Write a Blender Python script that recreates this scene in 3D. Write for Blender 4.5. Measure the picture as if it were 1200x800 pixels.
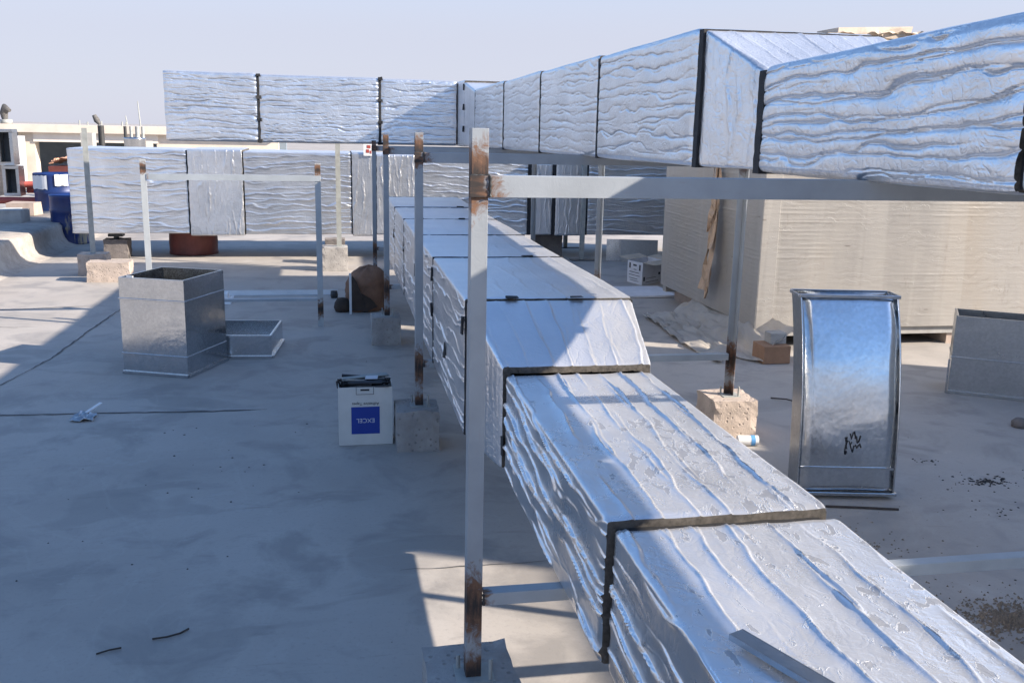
import bpy, bmesh, math, random
import numpy as np
from mathutils import Vector, Matrix, Quaternion

for o in list(bpy.data.objects):
    bpy.data.objects.remove(o)
S = bpy.context.scene
C = S.collection
R = math.radians
random.seed(4)

# ------------------------------------------------------------------ camera
PITCH, YAW, ROLL = 12.463, 10.628, 1.2
cam = bpy.data.cameras.new('camera')
cam.sensor_width = 36.0
cam.lens = 36.0 * 1120 / 1200
cam.clip_start = 0.02
cam.clip_end = 2000
camo = bpy.data.objects.new('camera', cam)
C.objects.link(camo)
camo.location = (0, 0, 1.78)
m = Matrix.Rotation(R(-YAW), 4, 'Z') @ Matrix.Rotation(R(90 - PITCH), 4, 'X') @ Matrix.Rotation(R(ROLL), 4, 'Z')
camo.rotation_euler = m.to_euler()
S.camera = camo

# ------------------------------------------------------------------ sky and sun
SUN = Vector((1.0, -0.44, 0.58)).normalized()
EL = math.asin(SUN.z)
AZ = math.atan2(SUN.x, SUN.y)
W = bpy.data.worlds.new('World')
S.world = W
W.use_nodes = True
nt = W.node_tree
sky = nt.nodes.new('ShaderNodeTexSky')
sky.sky_type = 'NISHITA'
sky.sun_disc = False
sky.sun_elevation = EL
sky.sun_rotation = AZ
sky.air_density = 1.0
sky.dust_density = 0.5
sky.ozone_density = 5.0
# dusty haze low in the sky, the same all round the horizon
wtc = nt.nodes.new('ShaderNodeTexCoord')
wsp = nt.nodes.new('ShaderNodeSeparateXYZ')
wmr = nt.nodes.new('ShaderNodeMapRange')
wmr.interpolation_type = 'SMOOTHSTEP'
wmx = nt.nodes.new('ShaderNodeMix')
wmx.data_type = 'RGBA'
nt.links.new(wtc.outputs['Generated'], wsp.inputs[0])
nt.links.new(wsp.outputs['Z'], wmr.inputs['Value'])
wmr.inputs['From Min'].default_value = 0.08
wmr.inputs['From Max'].default_value = 0.31
wmr.inputs['To Min'].default_value = 0.93
wmr.inputs['To Max'].default_value = 0.0
nt.links.new(wmr.outputs[0], wmx.inputs[0])
nt.links.new(sky.outputs[0], wmx.inputs[6])
wmx.inputs[7].default_value = (2.46, 2.50, 2.98, 1)
nt.links.new(wmx.outputs[2], nt.nodes['Background'].inputs[0])
nt.nodes['Background'].inputs[1].default_value = 0.122
sun = bpy.data.lights.new('sun', 'SUN')
sun.energy = 5.0
sun.angle = R(0.6)
sun.color = (1.0, 0.89, 0.76)
suno = bpy.data.objects.new('sun', sun)
C.objects.link(suno)
suno.location = (8, -4, 8)
suno.rotation_euler = SUN.to_track_quat('Z', 'Y').to_euler()
S.render.engine = 'CYCLES'
S.view_settings.view_transform = 'Standard'
S.view_settings.look = 'None'
S.view_settings.gamma = 1
S.view_settings.use_curve_mapping = False
S.view_settings.exposure = 1.15

# ------------------------------------------------------------------ materials
class NT:
    """small node-tree helper"""
    def __init__(self, name):
        self.m = bpy.data.materials.new(name)
        self.m.use_nodes = True
        self.t = self.m.node_tree
        self.p = self.t.nodes['Principled BSDF']
        self.tc = self.n('ShaderNodeTexCoord')
    def n(self, typ, **kw):
        a = self.t.nodes.new(typ)
        for k, v in kw.items():
            setattr(a, k, v)
        return a
    def l(self, a, b):
        self.t.links.new(a, b)
    def set(self, **kw):
        for k, v in kw.items():
            self.p.inputs[k.replace('_', ' ')].default_value = v
        return self
    def coords(self, scale=(1, 1, 1), geo=False):
        mp = self.n('ShaderNodeMapping')
        mp.inputs['Scale'].default_value = scale
        if geo:
            g = self.n('ShaderNodeNewGeometry')
            self.l(g.outputs['Position'], mp.inputs[0])
        else:
            self.l(self.tc.outputs['Object'], mp.inputs[0])
        return mp.outputs[0]
    def noise(self, scale, detail=4, rough=.6, vec=None, dist=0):
        a = self.n('ShaderNodeTexNoise')
        a.inputs['Scale'].default_value = scale
        a.inputs['Detail'].default_value = detail
        a.inputs['Roughness'].default_value = rough
        a.inputs['Distortion'].default_value = dist
        self.l(vec if vec is not None else self.coords(), a.inputs['Vector'])
        return a.outputs['Fac']
    def ramp(self, fac, stops):
        r = self.n('ShaderNodeValToRGB')
        e = r.color_ramp.elements
        while len(e) < len(stops):
            e.new(.5)
        for q, (p, c) in zip(e, stops):
            q.position = p
            q.color = (c[0], c[1], c[2], 1) if hasattr(c, '__len__') else (c, c, c, 1)
        self.l(fac, r.inputs[0])
        return r.outputs[0]
    def mix(self, fac, a, b, mode='MIX'):
        x = self.n('ShaderNodeMix', data_type='RGBA', blend_type=mode)
        for v, i in ((fac, 0), (a, 6), (b, 7)):
            if hasattr(v, 'links'):
                self.l(v, x.inputs[i])
            else:
                x.inputs[i].default_value = v if i == 0 else (v[0], v[1], v[2], 1)
        return x.outputs[2]
    def math(self, op, a, b=0, c=0, clamp=False):
        x = self.n('ShaderNodeMath', operation=op, use_clamp=clamp)
        for i, v in enumerate((a, b, c)):
            if hasattr(v, 'links'):
                self.l(v, x.inputs[i])
            else:
                x.inputs[i].default_value = v
        return x.outputs[0]
    def bump(self, h, strength=.3, dist=.01, normal=None):
        b = self.n('ShaderNodeBump')
        b.inputs['Strength'].default_value = strength
        b.inputs['Distance'].default_value = dist
        self.l(h, b.inputs['Height'])
        if normal is not None:
            self.l(normal, b.inputs['Normal'])
        return b.outputs[0]
    def out(self, color=None, rough=None, normal=None, metal=None):
        for v, k in ((color, 'Base Color'), (rough, 'Roughness'), (normal, 'Normal'), (metal, 'Metallic')):
            if v is None:
                continue
            if hasattr(v, 'links'):
                self.l(v, self.p.inputs[k])
            else:
                self.p.inputs[k].default_value = v if not hasattr(v, '__len__') else (v[0], v[1], v[2], 1)
        return self.m

def plain(name, col, rough=.7, var=.15, scale=6, metal=0, bump=.15):
    k = NT(name)
    f = k.noise(scale, 6, .65)
    lo = [c * (1 - var) for c in col]
    hi = [min(1, c * (1 + var)) for c in col]
    c = k.ramp(f, [(.3, lo), (.7, hi)])
    g = k.noise(scale * 12, 4, .7)
    return k.out(c, k.ramp(g, [(.3, max(.02, rough - .1)), (.7, min(1, rough + .1))]), k.bump(g, bump, .004), metal)

def foil_mat(name, dusty):
    k = NT(name)
    base = k.ramp(k.noise(3.2, 5, .6), [(.3, (.64, .65, .665)), (.7, (.80, .81, .825))])
    g = k.n('ShaderNodeNewGeometry')
    sp = k.n('ShaderNodeSeparateXYZ')
    k.l(g.outputs['Normal'], sp.inputs[0])
    up = k.math('MULTIPLY', k.math('SUBTRACT', sp.outputs['Z'], .35), 1.6, clamp=True)
    n1 = k.noise(13, 3, .5, dist=.8)
    n2 = k.noise(34, 4, .6, dist=.5)
    crease = k.math('ABSOLUTE', k.math('SUBTRACT', n1, .5))
    crease2 = k.math('ABSOLUTE', k.math('SUBTRACT', n2, .5))
    fine = k.math('ADD', k.ramp(crease, [(0, 0), (.06, 1)]), k.math('MULTIPLY', k.ramp(crease2, [(0, 0), (.08, 1)]), .5))
    rough = k.ramp(k.noise(6, 5, .6), [(.3, .24 if dusty else .28), (.7, .34 if dusty else .38)])
    nrm = k.bump(fine, .14 if dusty else .30, .0028)
    film = k.math('MULTIPLY', k.ramp(k.noise(2.3, 5, .6), [(.3, .62), (.7, .95)]), up)
    base = k.mix(k.math('MULTIPLY', film, .6), base, (.86, .86, .88))
    if dusty:
        # dried water marks, flakes and grey dust that settled on the upper side
        sc = k.coords((1.25, .6, 1))
        spots = k.noise(24, 4, .55, vec=sc, dist=.5)
        big = k.noise(1.7, 3, .5)
        a = k.math('ADD', spots, k.math('MULTIPLY', big, .55))
        m1 = k.math('MULTIPLY', k.ramp(a, [(.905, 0), (.93, 1)]), up)
        ring = k.math('MULTIPLY', k.ramp(a, [(.875, 0), (.89, 1), (.905, 1), (.92, 0)]), up)
        base = k.mix(k.math('MULTIPLY', m1, .75), base, (.40, .40, .41))
        base = k.mix(k.math('MULTIPLY', ring, .7), base, (.88, .87, .84))
        film = k.math('MAXIMUM', film, ring)
        rough = k.math('ADD', rough, k.math('MULTIPLY', m1, .2))
        nrm = k.bump(ring, .5, .003, nrm)
        metal = k.math('SUBTRACT', .95, k.math('MULTIPLY', film, .36))
        return k.out(base, rough, nrm, metal)
    metal = k.math('SUBTRACT', .90, k.math('MULTIPLY', film, .30))
    return k.out(base, rough, nrm, metal)

def galv_mat(name, col=(.58, .60, .62), rough=.22):
    k = NT(name)
    v = k.n('ShaderNodeTexVoronoi')
    v.inputs['Scale'].default_value = 70
    k.l(k.coords(), v.inputs['Vector'])
    sp = k.n('ShaderNodeSeparateColor')
    k.l(v.outputs['Color'], sp.inputs[0])
    big = k.noise(5, 5, .6)
    c = k.ramp(sp.outputs[0], [(0, [q * .91 for q in col]), (1, [q * 1.06 for q in col])])
    c = k.mix(k.ramp(big, [(.45, 0), (.75, .35)]), c, [q * .7 for q in col])
    r = k.math('ADD', k.math('MULTIPLY', sp.outputs[1], .07), k.math('ADD', k.math('MULTIPLY', big, .22), rough - .17))
    n = k.bump(k.noise(3.0, 4, .55, dist=.6), .16, .03)
    n = k.bump(sp.outputs[2], .013, .002, n)
    return k.out(c, r, n, 1.0)

def steel_mat(name, axis, spots, base=(.30, .32, .335)):
    """grey primer with burnt and rusty patches round the welds (positions along one local axis)"""
    k = NT(name)
    sp = k.n('ShaderNodeSeparateXYZ')
    k.l(k.tc.outputs['Object'], sp.inputs[0])
    co = sp.outputs['XYZ'.index(axis)]
    tot = None
    for c, w in spots:
        d = k.math('ABSOLUTE', k.math('SUBTRACT', co, c))
        q = k.math('SUBTRACT', 1, k.math('DIVIDE', d, w), clamp=True)
        tot = q if tot is None else k.math('MAXIMUM', tot, q)
    nz = k.noise(26, 6, .7, dist=1.2)
    str_ = k.noise(9, 5, .65, vec=k.coords((6, 6, 1) if axis == 'Z' else (1, 6, 6)))
    a = k.math('ADD', tot, k.math('MULTIPLY', k.math('SUBTRACT', nz, .5), 1.3))
    a = k.math('MULTIPLY', a, k.math('GREATER_THAN', tot, .01))
    rust = k.ramp(a, [(.42, 0), (.70, 1)])
    burn = k.ramp(k.math('ADD', tot, k.math('MULTIPLY', k.math('SUBTRACT', str_, .5), 1.0)), [(.72, 0), (.98, 1)])
    c0 = k.ramp(k.noise(5, 5, .6), [(.3, [q * .86 for q in base]), (.7, [q * 1.12 for q in base])])
    c0 = k.mix(k.ramp(str_, [(.62, 0), (.75, .35)]), c0, (.30, .25, .21))
    rc = k.ramp(nz, [(.3, (.07, .036, .024)), (.65, (.20, .105, .06))])
    c = k.mix(rust, c0, rc)
    c = k.mix(k.math('MULTIPLY', burn, k.math('GREATER_THAN', tot, .01)), c, (.035, .027, .024))
    ro = k.ramp(rust, [(0, .48), (1, .85)])
    return k.out(c, ro, k.bump(nz, .25, .003))

def ground_mat():
    k = NT('roof_screed')
    g1 = k.noise(.45, 6, .6)
    g2 = k.noise(2.2, 8, .62, dist=.5)
    g3 = k.noise(55, 5, .7)
    c = k.ramp(g1, [(.28, (.315, .287, .258)), (.5, (.390, .357, .322)), (.72, (.450, .415, .376))])
    c = k.mix(k.ramp(g2, [(.36, .7), (.5, 0)]), c, (.235, .22, .205))
    c = k.mix(k.ramp(g2, [(.60, 0), (.74, .45)]), c, (.49, .47, .44))
    # trowel sweeps
    w = k.n('ShaderNodeTexWave', bands_direction='DIAGONAL')
    w.inputs['Scale'].default_value = .35
    w.inputs['Distortion'].default_value = 9
    w.inputs['Detail'].default_value = 4
    w.inputs['Detail Scale'].default_value = 1.1
    k.l(k.coords((1, .6, 1)), w.inputs['Vector'])
    c = k.mix(k.ramp(w.outputs['Fac'], [(.75, 0), (1, .16)]), c, (.24, .23, .21))
    # footprints / damp blotches
    b = k.noise(1.25, 3, .5, vec=k.coords((1, 1.7, 1)), dist=.8)
    c = k.mix(k.ramp(b, [(.59, 0), (.635, .42)]), c, (.25, .235, .215))
    c = k.mix(k.ramp(g3, [(.3, .35), (.45, 0)]), c, (.22, .21, .20))
    # old drips, dried puddle rims and scuffed arcs
    pd = k.noise(.9, 4, .55, vec=k.coords((1, .7, 1)), dist=1.5)
    rim = k.ramp(pd, [(.535, 0), (.55, 1), (.565, 0)])
    c = k.mix(k.math('MULTIPLY', rim, .09), c, (.52, .50, .46))
    sc2 = k.noise(3.2, 8, .72, vec=k.coords((.5, 2.2, 1)), dist=1.2)
    c = k.mix(k.ramp(sc2, [(.60, 0), (.70, .45)]), c, (.21, .195, .18))
    sc3 = k.noise(7, 8, .75)
    c = k.mix(k.ramp(sc3, [(.62, 0), (.72, .4)]), c, (.54, .51, .47))
    # hairline shrinkage cracks
    cv = k.n('ShaderNodeTexVoronoi', feature='DISTANCE_TO_EDGE')
    cv.inputs['Scale'].default_value = .42
    va = k.n('ShaderNodeVectorMath', operation='ADD')
    ns_ = k.n('ShaderNodeTexNoise'); ns_.inputs['Scale'].default_value = 1.3; ns_.inputs['Detail'].default_value = 6
    k.l(k.coords(), ns_.inputs['Vector'])
    k.l(k.coords(), va.inputs[0]); k.l(ns_.outputs['Color'], va.inputs[1])
    k.l(va.outputs[0], cv.inputs['Vector'])
    crack = k.math('MULTIPLY', k.ramp(cv.outputs['Distance'], [(0, 1), (.0035, 0)]), k.ramp(g1, [(.55, 0), (.66, .35)]))
    c = k.mix(crack, c, (.12, .11, .10))
    # dark pin specks
    v = k.n('ShaderNodeTexVoronoi')
    v.inputs['Scale'].default_value = 5
    k.l(k.coords(), v.inputs['Vector'])
    c = k.mix(k.ramp(v.outputs['Distance'], [(.012, .8), (.022, 0)]), c, (.09, .085, .08))
    h = k.math('ADD', k.math('MULTIPLY', g2, .8), k.math('MULTIPLY', g3, .25))
    return k.out(c, k.ramp(g2, [(.3, .62), (.7, .85)]), k.bump(h, .35, .008))

def concrete_mat(name, col):
    k = NT(name)
    a = k.noise(7, 7, .65)
    p = k.n('ShaderNodeTexVoronoi')
    p.inputs['Scale'].default_value = 34
    k.l(k.coords(), p.inputs['Vector'])
    pit = k.ramp(p.outputs['Distance'], [(.12, 0), (.28, 1)])
    g = k.noise(80, 4, .7)
    c = k.ramp(a, [(.3, [q * .72 for q in col]), (.7, [q * 1.15 for q in col])])
    c = k.mix(k.math('MULTIPLY', k.math('SUBTRACT', 1, pit), .55), c, [q * .45 for q in col])
    return k.out(c, .9, k.bump(k.math('ADD', pit, g), .55, .006))

def film_mat():
    """stretch film over pale panels: fine stretch lines, beige and grey zones, dusty"""
    k = NT('stretch_film')
    z = k.noise(.8, 5, .6, vec=k.coords((1.4, 1.4, .5)))
    c = k.ramp(z, [(.32, (.26, .248, .23)), (.5, (.335, .312, .28)), (.66, (.335, .295, .245))])
    cl = k.n('ShaderNodeSeparateXYZ')
    k.l(k.coords((1, 1, 1)), cl.inputs[0])
    wob = k.math('ADD', k.math('MULTIPLY', cl.outputs['Z'], 46), k.math('MULTIPLY', k.noise(1.6, 6, .62, vec=k.coords((1.3, 1.3, 1))), 18))
    sn = k.math('ABSOLUTE', k.math('SINE', wob))
    gate = k.ramp(k.noise(3.5, 5, .65, vec=k.coords((1, 1, 2))), [(.42, 0), (.62, 1)])
    lines = k.math('MULTIPLY', k.ramp(sn, [(.0, 1), (.22, 0)]), gate)
    c = k.mix(k.math('MULTIPLY', lines, .22), c, (.42, .405, .385))
    shade = k.math('MULTIPLY', k.ramp(sn, [(.86, 0), (1, 1)]), gate)
    c = k.mix(k.math('MULTIPLY', shade, .25), c, (.18, .16, .135))
    dirt = k.noise(9, 7, .75, vec=k.coords((1.5, 1.5, .6)))
    c = k.mix(k.ramp(dirt, [(.60, 0), (.72, .45)]), c, (.17, .14, .115))
    sp = k.noise(22, 6, .8, vec=k.coords((2.2, 2.2, 1)))
    c = k.mix(k.ramp(sp, [(.70, 0), (.74, .8)]), c, (.16, .13, .11))
    k.set(Coat_Weight=.3, Coat_Roughness=.3)
    band_ = k.noise(1.5, 3, .5, vec=k.coords((2.4, 2.4, .06)))
    c = k.mix(k.ramp(band_, [(.50, 0), (.54, .35)]), c, (.40, .375, .34))
    rows = k.n('ShaderNodeTexVoronoi')
    rows.inputs['Scale'].default_value = 1.0
    k.l(k.coords((2.6, 2.6, 11)), rows.inputs['Vector'])
    c = k.mix(k.ramp(rows.outputs['Distance'], [(.05, .6), (.09, 0)]), c, (.12, .10, .085))
    h = k.math('ADD', k.math('MULTIPLY', lines, .25), k.math('MULTIPLY', k.noise(16, 6, .7, vec=k.coords((.25, .25, 1.5)), dist=.6), .7))
    return k.out(c, .36, k.bump(h, .45, .010))

M = {}
M['foil'] = foil_mat('foil_dusty', True)
M['foil_clean'] = foil_mat('foil', False)
M['wool'] = plain('insulation_wool', (.10, .088, .075), .95, .5, 60, 0, .8)
M['gasket'] = plain('black_gasket', (.018, .018, .020), .75, .4, 30, 0, .5)
M['galv'] = galv_mat('galvanised_sheet')
M['galv_dark'] = galv_mat('galvanised_sheet_dull', (.44, .46, .48), .36)
M['post'] = steel_mat('primed_steel_post', 'Z', [(1.66, .18), (.46, .22), (.25, .13)])
M['beam'] = steel_mat('primed_steel_beam', 'X', [(-.02, .16), (2.05, .14)])
M['rail'] = steel_mat('primed_steel_rail', 'X', [(0, .08), (1.9, .08)], (.34, .37, .39))
M['lpost'] = steel_mat('pale_primed_post', 'Z', [(1.40, .11), (.16, .17)], (.42, .44, .44))
M['thin'] = plain('weathered_steel', (.32, .33, .31), .6, .25, 9)
M['ground'] = ground_mat()
M['block'] = concrete_mat('block_concrete', (.36, .34, .32))
M['block_pink'] = concrete_mat('block_concrete_warm', (.46, .38, .32))
M['block_dark'] = concrete_mat('block_concrete_dark', (.17, .15, .14))
M['film'] = film_mat()
M['filler'] = plain('joint_filler', (.11, .105, .10), .9, .4, 20)
M['cream'] = plain('cream_render', (.60, .53, .45), .85, .12, 2)
M['cream2'] = plain('pale_render', (.66, .60, .53), .85, .10, 2)
M['bluegrey'] = plain('blue_grey_shade_and_door', (.22, .27, .32), .6, .2, 2)
M['white'] = plain('white_paint', (.72, .72, .71), .6, .1, 4)
M['card'] = plain('white_card', (.60, .59, .55), .8, .08, 8)
M['card2'] = plain('grey_white_card', (.58, .58, .60), .8, .1, 8)
M['cardin'] = plain('brown_card', (.42, .36, .28), .85, .12, 8)
M['cardbrown'] = plain('cardboard', (.30, .17, .10), .85, .15, 10)
M['blue'] = plain('blue_print', (.008, .040, .28), .5, .06, 10, 0, .02)
M['ink'] = plain('black_ink', (.02, .02, .022), .6, .2, 10, 0, .02)
M['inkwhite'] = plain('white_print', (.62, .64, .68), .6, .05, 10, 0, .02)
M['scrap'] = plain('black_scrap', (.022, .022, .025), .45, .4, 20)
M['brown'] = plain('brown_sack', (.24, .13, .08), .85, .35, 6, 0, .5)
M['brown_dark'] = plain('sack_shade_and_dark_bag', (.055, .038, .028), .9, .3, 6)
M['oxide'] = plain('red_oxide', (.13, .035, .028), .6, .3, 6)
M['redpipe'] = plain('red_pipe', (.36, .07, .055), .5, .2, 5)
M['orange'] = plain('orange_cloth', (.46, .26, .17), .8, .2, 5)
M['tan'] = plain('tan_board', (.42, .33, .27), .85, .2, 6)
M['greybox'] = plain('grey_board', (.34, .33, .31), .85, .2, 6)
M['opening_shade'] = plain('painted_opening_shade', (.05, .055, .06), .6, .3, 5)
M['pipe_black'] = plain('black_pipe', (.03, .03, .03), .5, .3, 8)
M['debris'] = plain('dark_debris', (.035, .032, .03), .9, .4, 40)
M['soil'] = plain('brown_soil', (.21, .17, .13), .95, .4, 30, 0, .6)
M['twig'] = plain('dry_stick', (.05, .04, .035), .9, .3, 20)
M['wood'] = plain('bleached_wood', (.56, .46, .36), .85, .25, 9)
M['tape'] = plain('blue_tape', (.10, .30, .60), .5, .2, 9)

def drum_mat():
    k = NT('blue_drum_paint')
    sp = k.n('ShaderNodeSeparateXYZ')
    k.l(k.tc.outputs['Object'], sp.inputs[0])
    c = k.ramp(k.noise(5, 5, .6), [(.3, (.008, .020, .085)), (.7, (.012, .036, .155))])
    drip = k.noise(4, 5, .6, vec=k.coords((3, 3, .5)))
    msk = k.ramp(k.math('ADD', drip, k.math('MULTIPLY', sp.outputs['X'], .55)), [(.62, 0), (.70, .9)])
    low = k.math('LESS_THAN', sp.outputs['Z'], .62)
    c = k.mix(k.math('MULTIPLY', msk, low), c, (.33, .28, .18))
    return k.out(c, .38, k.bump(drip, .1, .01))
M['drum'] = drum_mat()

def loosefilm_mat():
    k = NT('loose_film')
    k.set(Transmission_Weight=.45, IOR=1.3)
    c = k.ramp(k.noise(4, 6, .6), [(.3, (.52, .47, .41)), (.7, (.68, .64, .58))])
    return k.out(c, .35, k.bump(k.noise(14, 6, .7, dist=1), .5, .02))
M['loosefilm'] = loosefilm_mat()
M['twist'] = plain('tan_film_twist', (.42, .29, .19), .55, .25, 9, 0, .5)

# ------------------------------------------------------------------ mesh helpers
def tag(o, label, cat, group=None, kind=None):
    if label: o['label'] = label
    if cat: o['category'] = cat
    if group: o['group'] = group
    if kind: o['kind'] = kind
    return o

def thing(name, label, cat, loc=(0, 0, 0), group=None, rz=0):
    o = bpy.data.objects.new(name, None)
    o.empty_display_size = .1
    C.objects.link(o)
    o.location = loc
    o.rotation_euler = (0, 0, rz)
    return tag(o, label, cat, group)

class MB:
    """collects verts and faces, then builds ONE mesh object"""
    def __init__(self):
        self.v, self.f, self.mi, self.sm = [], [], [], []
    def add(self, vs, fs, mi=0, smooth=False):
        b = len(self.v)
        self.v += [tuple(q) for q in vs]
        for q in fs:
            self.f.append(tuple(i + b for i in q))
            self.mi.append(mi)
            self.sm.append(smooth)
        return self
    def box(self, x0, x1, y0, y1, z0, z1, mi=0, M4=None, jit=0):
        vs = [Vector((x, y, z)) for z in (z0, z1) for y in (y0, y1) for x in (x0, x1)]
        if jit:
            vs = [q + Vector([random.uniform(-jit, jit) for _ in range(3)]) for q in vs]
        if M4 is not None:
            vs = [M4 @ q for q in vs]
        return self.add(vs, [(0, 2, 3, 1), (4, 5, 7, 6), (0, 1, 5, 4), (2, 6, 7, 3), (0, 4, 6, 2), (1, 3, 7, 5)], mi)
    def tube(self, pts, r, n=8, mi=0, cap=True, smooth=True):
        pts = [Vector(p) for p in pts]
        rs = r if hasattr(r, '__len__') else [r] * len(pts)
        vs, fs = [], []
        up = None
        for i, p in enumerate(pts):
            d = (pts[min(i + 1, len(pts) - 1)] - pts[max(i - 1, 0)]).normalized()
            if up is None:
                up = d.orthogonal().normalized()
            up = (up - d * up.dot(d)).normalized()
            s = d.cross(up)
            for k in range(n):
                a = 2 * math.pi * k / n
                vs.append(p + (up * math.cos(a) + s * math.sin(a)) * rs[i])
        for i in range(len(pts) - 1):
            for k in range(n):
                k2 = (k + 1) % n
                fs.append((i * n + k, i * n + k2, (i + 1) * n + k2, (i + 1) * n + k))
        self.add(vs, fs, mi, smooth)
        if cap:
            b = len(pts) - 1
            self.add(vs[:n], [tuple(reversed(range(n)))], mi)
            self.add(vs[b * n:], [tuple(range(n))], mi)
        return self
    def lathe(self, prof, n=24, c=(0, 0), mi=0):
        vs, fs = [], []
        for r, z in prof:
            for k in range(n):
                a = 2 * math.pi * k / n
                vs.append((c[0] + r * math.cos(a), c[1] + r * math.sin(a), z))
        for i in range(len(prof) - 1):
            for k in range(n):
                k2 = (k + 1) % n
                fs.append((i * n + k, i * n + k2, (i + 1) * n + k2, (i + 1) * n + k))
        return self.add(vs, fs, mi, True)
    def build(self, name, mats, parent=None, origin=(0, 0, 0), bevel=0, rz=0, local=False):
        """verts are in world axes; origin = own origin when top-level. local: verts already local"""
        if not isinstance(mats, (list, tuple)):
            mats = [mats]
        base = Vector((0, 0, 0)) if local else (parent_loc(parent) if parent else Vector(origin))
        me = bpy.data.meshes.new(name)
        me.from_pydata([tuple(Vector(q) - base) for q in self.v], [], self.f)
        for q in mats:
            me.materials.append(M[q])
        me.polygons.foreach_set('material_index', self.mi)
        me.polygons.foreach_set('use_smooth', self.sm)
        me.update()
        o = bpy.data.objects.new(name, me)
        C.objects.link(o)
        if parent:
            o.parent = parent
        else:
            o.location = Vector(origin)
            o.rotation_euler = (0, 0, rz)
        if bevel:
            b = o.modifiers.new('bevel', 'BEVEL')
            b.width = bevel
            b.segments = 2
            b.limit_method = 'ANGLE'
        return o

def parent_loc(p):
    q = Vector((0, 0, 0))
    while p:
        q += Vector(p.location)
        p = p.parent
    return q

# vectorised gradient noise -------------------------------------------------
_rs = np.random.RandomState(11)
_P = _rs.permutation(512)
_G = np.stack([np.cos(np.linspace(0, 2 * np.pi, 64, False)), np.sin(np.linspace(0, 2 * np.pi, 64, False))], 1)
def pn(x, y, seed=0):
    x = np.asarray(x, float) + seed * 17.31
    y = np.asarray(y, float) + seed * 9.77
    xi = np.floor(x).astype(int); yi = np.floor(y).astype(int)
    xf = x - xi; yf = y - yi
    def g(ix, iy, dx, dy):
        h = _P[(_P[ix & 511] + iy) & 511] & 63
        q = _G[h]
        return q[..., 0] * dx + q[..., 1] * dy
    u = xf * xf * xf * (xf * (xf * 6 - 15) + 10)
    v = yf * yf * yf * (yf * (yf * 6 - 15) + 10)
    a = g(xi, yi, xf, yf); b = g(xi + 1, yi, xf - 1, yf)
    c = g(xi, yi + 1, xf, yf - 1); d = g(xi + 1, yi + 1, xf - 1, yf - 1)
    return (a + u * (b - a) + v * (c + u * (d - c) - (a + u * (b - a)))) * 1.5

def folds(u, ph, seed, pillow, warp=1.0, sharp=1.0, minor=1.0):
    """height of draped foil: two families of folds run along u and merge and part again; ph counts the folds across"""
    ph = ph + u * (((seed * 37) % 11) / 11 - .5) * 1.1
    def fam(sd, shift):
        w = .55 * pn(u * 1.5, ph * .55 + shift, sd) + .30 * pn(u * 4.2, ph * .8, sd + 1) + .11 * pn(u * 11, ph * 1.3, sd + 2)
        p = ph + warp * w
        k = np.floor(p); fr = p - k
        rise = .075 / sharp
        rd = np.where(fr < rise, .5 - .5 * np.cos(np.pi * fr / rise), np.exp(-(fr - rise) / (.11 / sharp)))
        rd = rd * np.clip((1 - fr) / .15, 0, 1)
        return k, fr, rd
    kA, fA, rA = fam(seed, 0)
    kB, fB, rB = fam(seed + 20, 3.3)
    a = np.clip(.48 + 1.35 * pn(u * 2.0, kA * 3.71 + .5, seed + 3), .0, 1.15)
    b = np.clip(.35 + 1.2 * pn(u * 2.1, kB * 2.93 + .5, seed + 6), 0, 1.1)
    ridge = np.maximum(a * rA, b * rB)
    def plateau(f):
        lo_, hi_ = f / .13, (1 - f) / .045
        return (1 - np.exp(-lo_)) * (1 - np.exp(-hi_)) * (.72 + .28 * np.sqrt(np.clip(4 * f * (1 - f), 0, 1)))
    pa = plateau(fA)
    pb = plateau(fB)
    pil = (1 - a.clip(0, 1) * (1 - pa)) * (1 - b.clip(0, 1) * (1 - pb))
    p3 = ph * 2.3 + 1.1 * pn(u * 2.6, ph * .9, seed + 41) + .4 * pn(u * 8, ph * 2, seed + 42)
    f3 = p3 - np.floor(p3)
    c3 = np.clip(1.6 * pn(u * 2.9, np.floor(p3) * 1.9 + .5, seed + 43) - .1, 0, 1)
    pil = pil - .28 * minor * c3 * np.exp(-np.minimum(f3, 1 - f3) / .07)
    ridge = np.maximum(ridge, .5 * minor * c3 * np.exp(-np.minimum(f3, 1 - f3) / .07))
    # short cross puckers beside the folds
    pk = np.abs(pn(u * 22, ph * 1.1, seed + 9)) * np.clip(pn(u * 3, ph * 2, seed + 8), 0, 1)
    return (1 - pillow) * ridge + pillow * pil + .16 * pk

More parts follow.
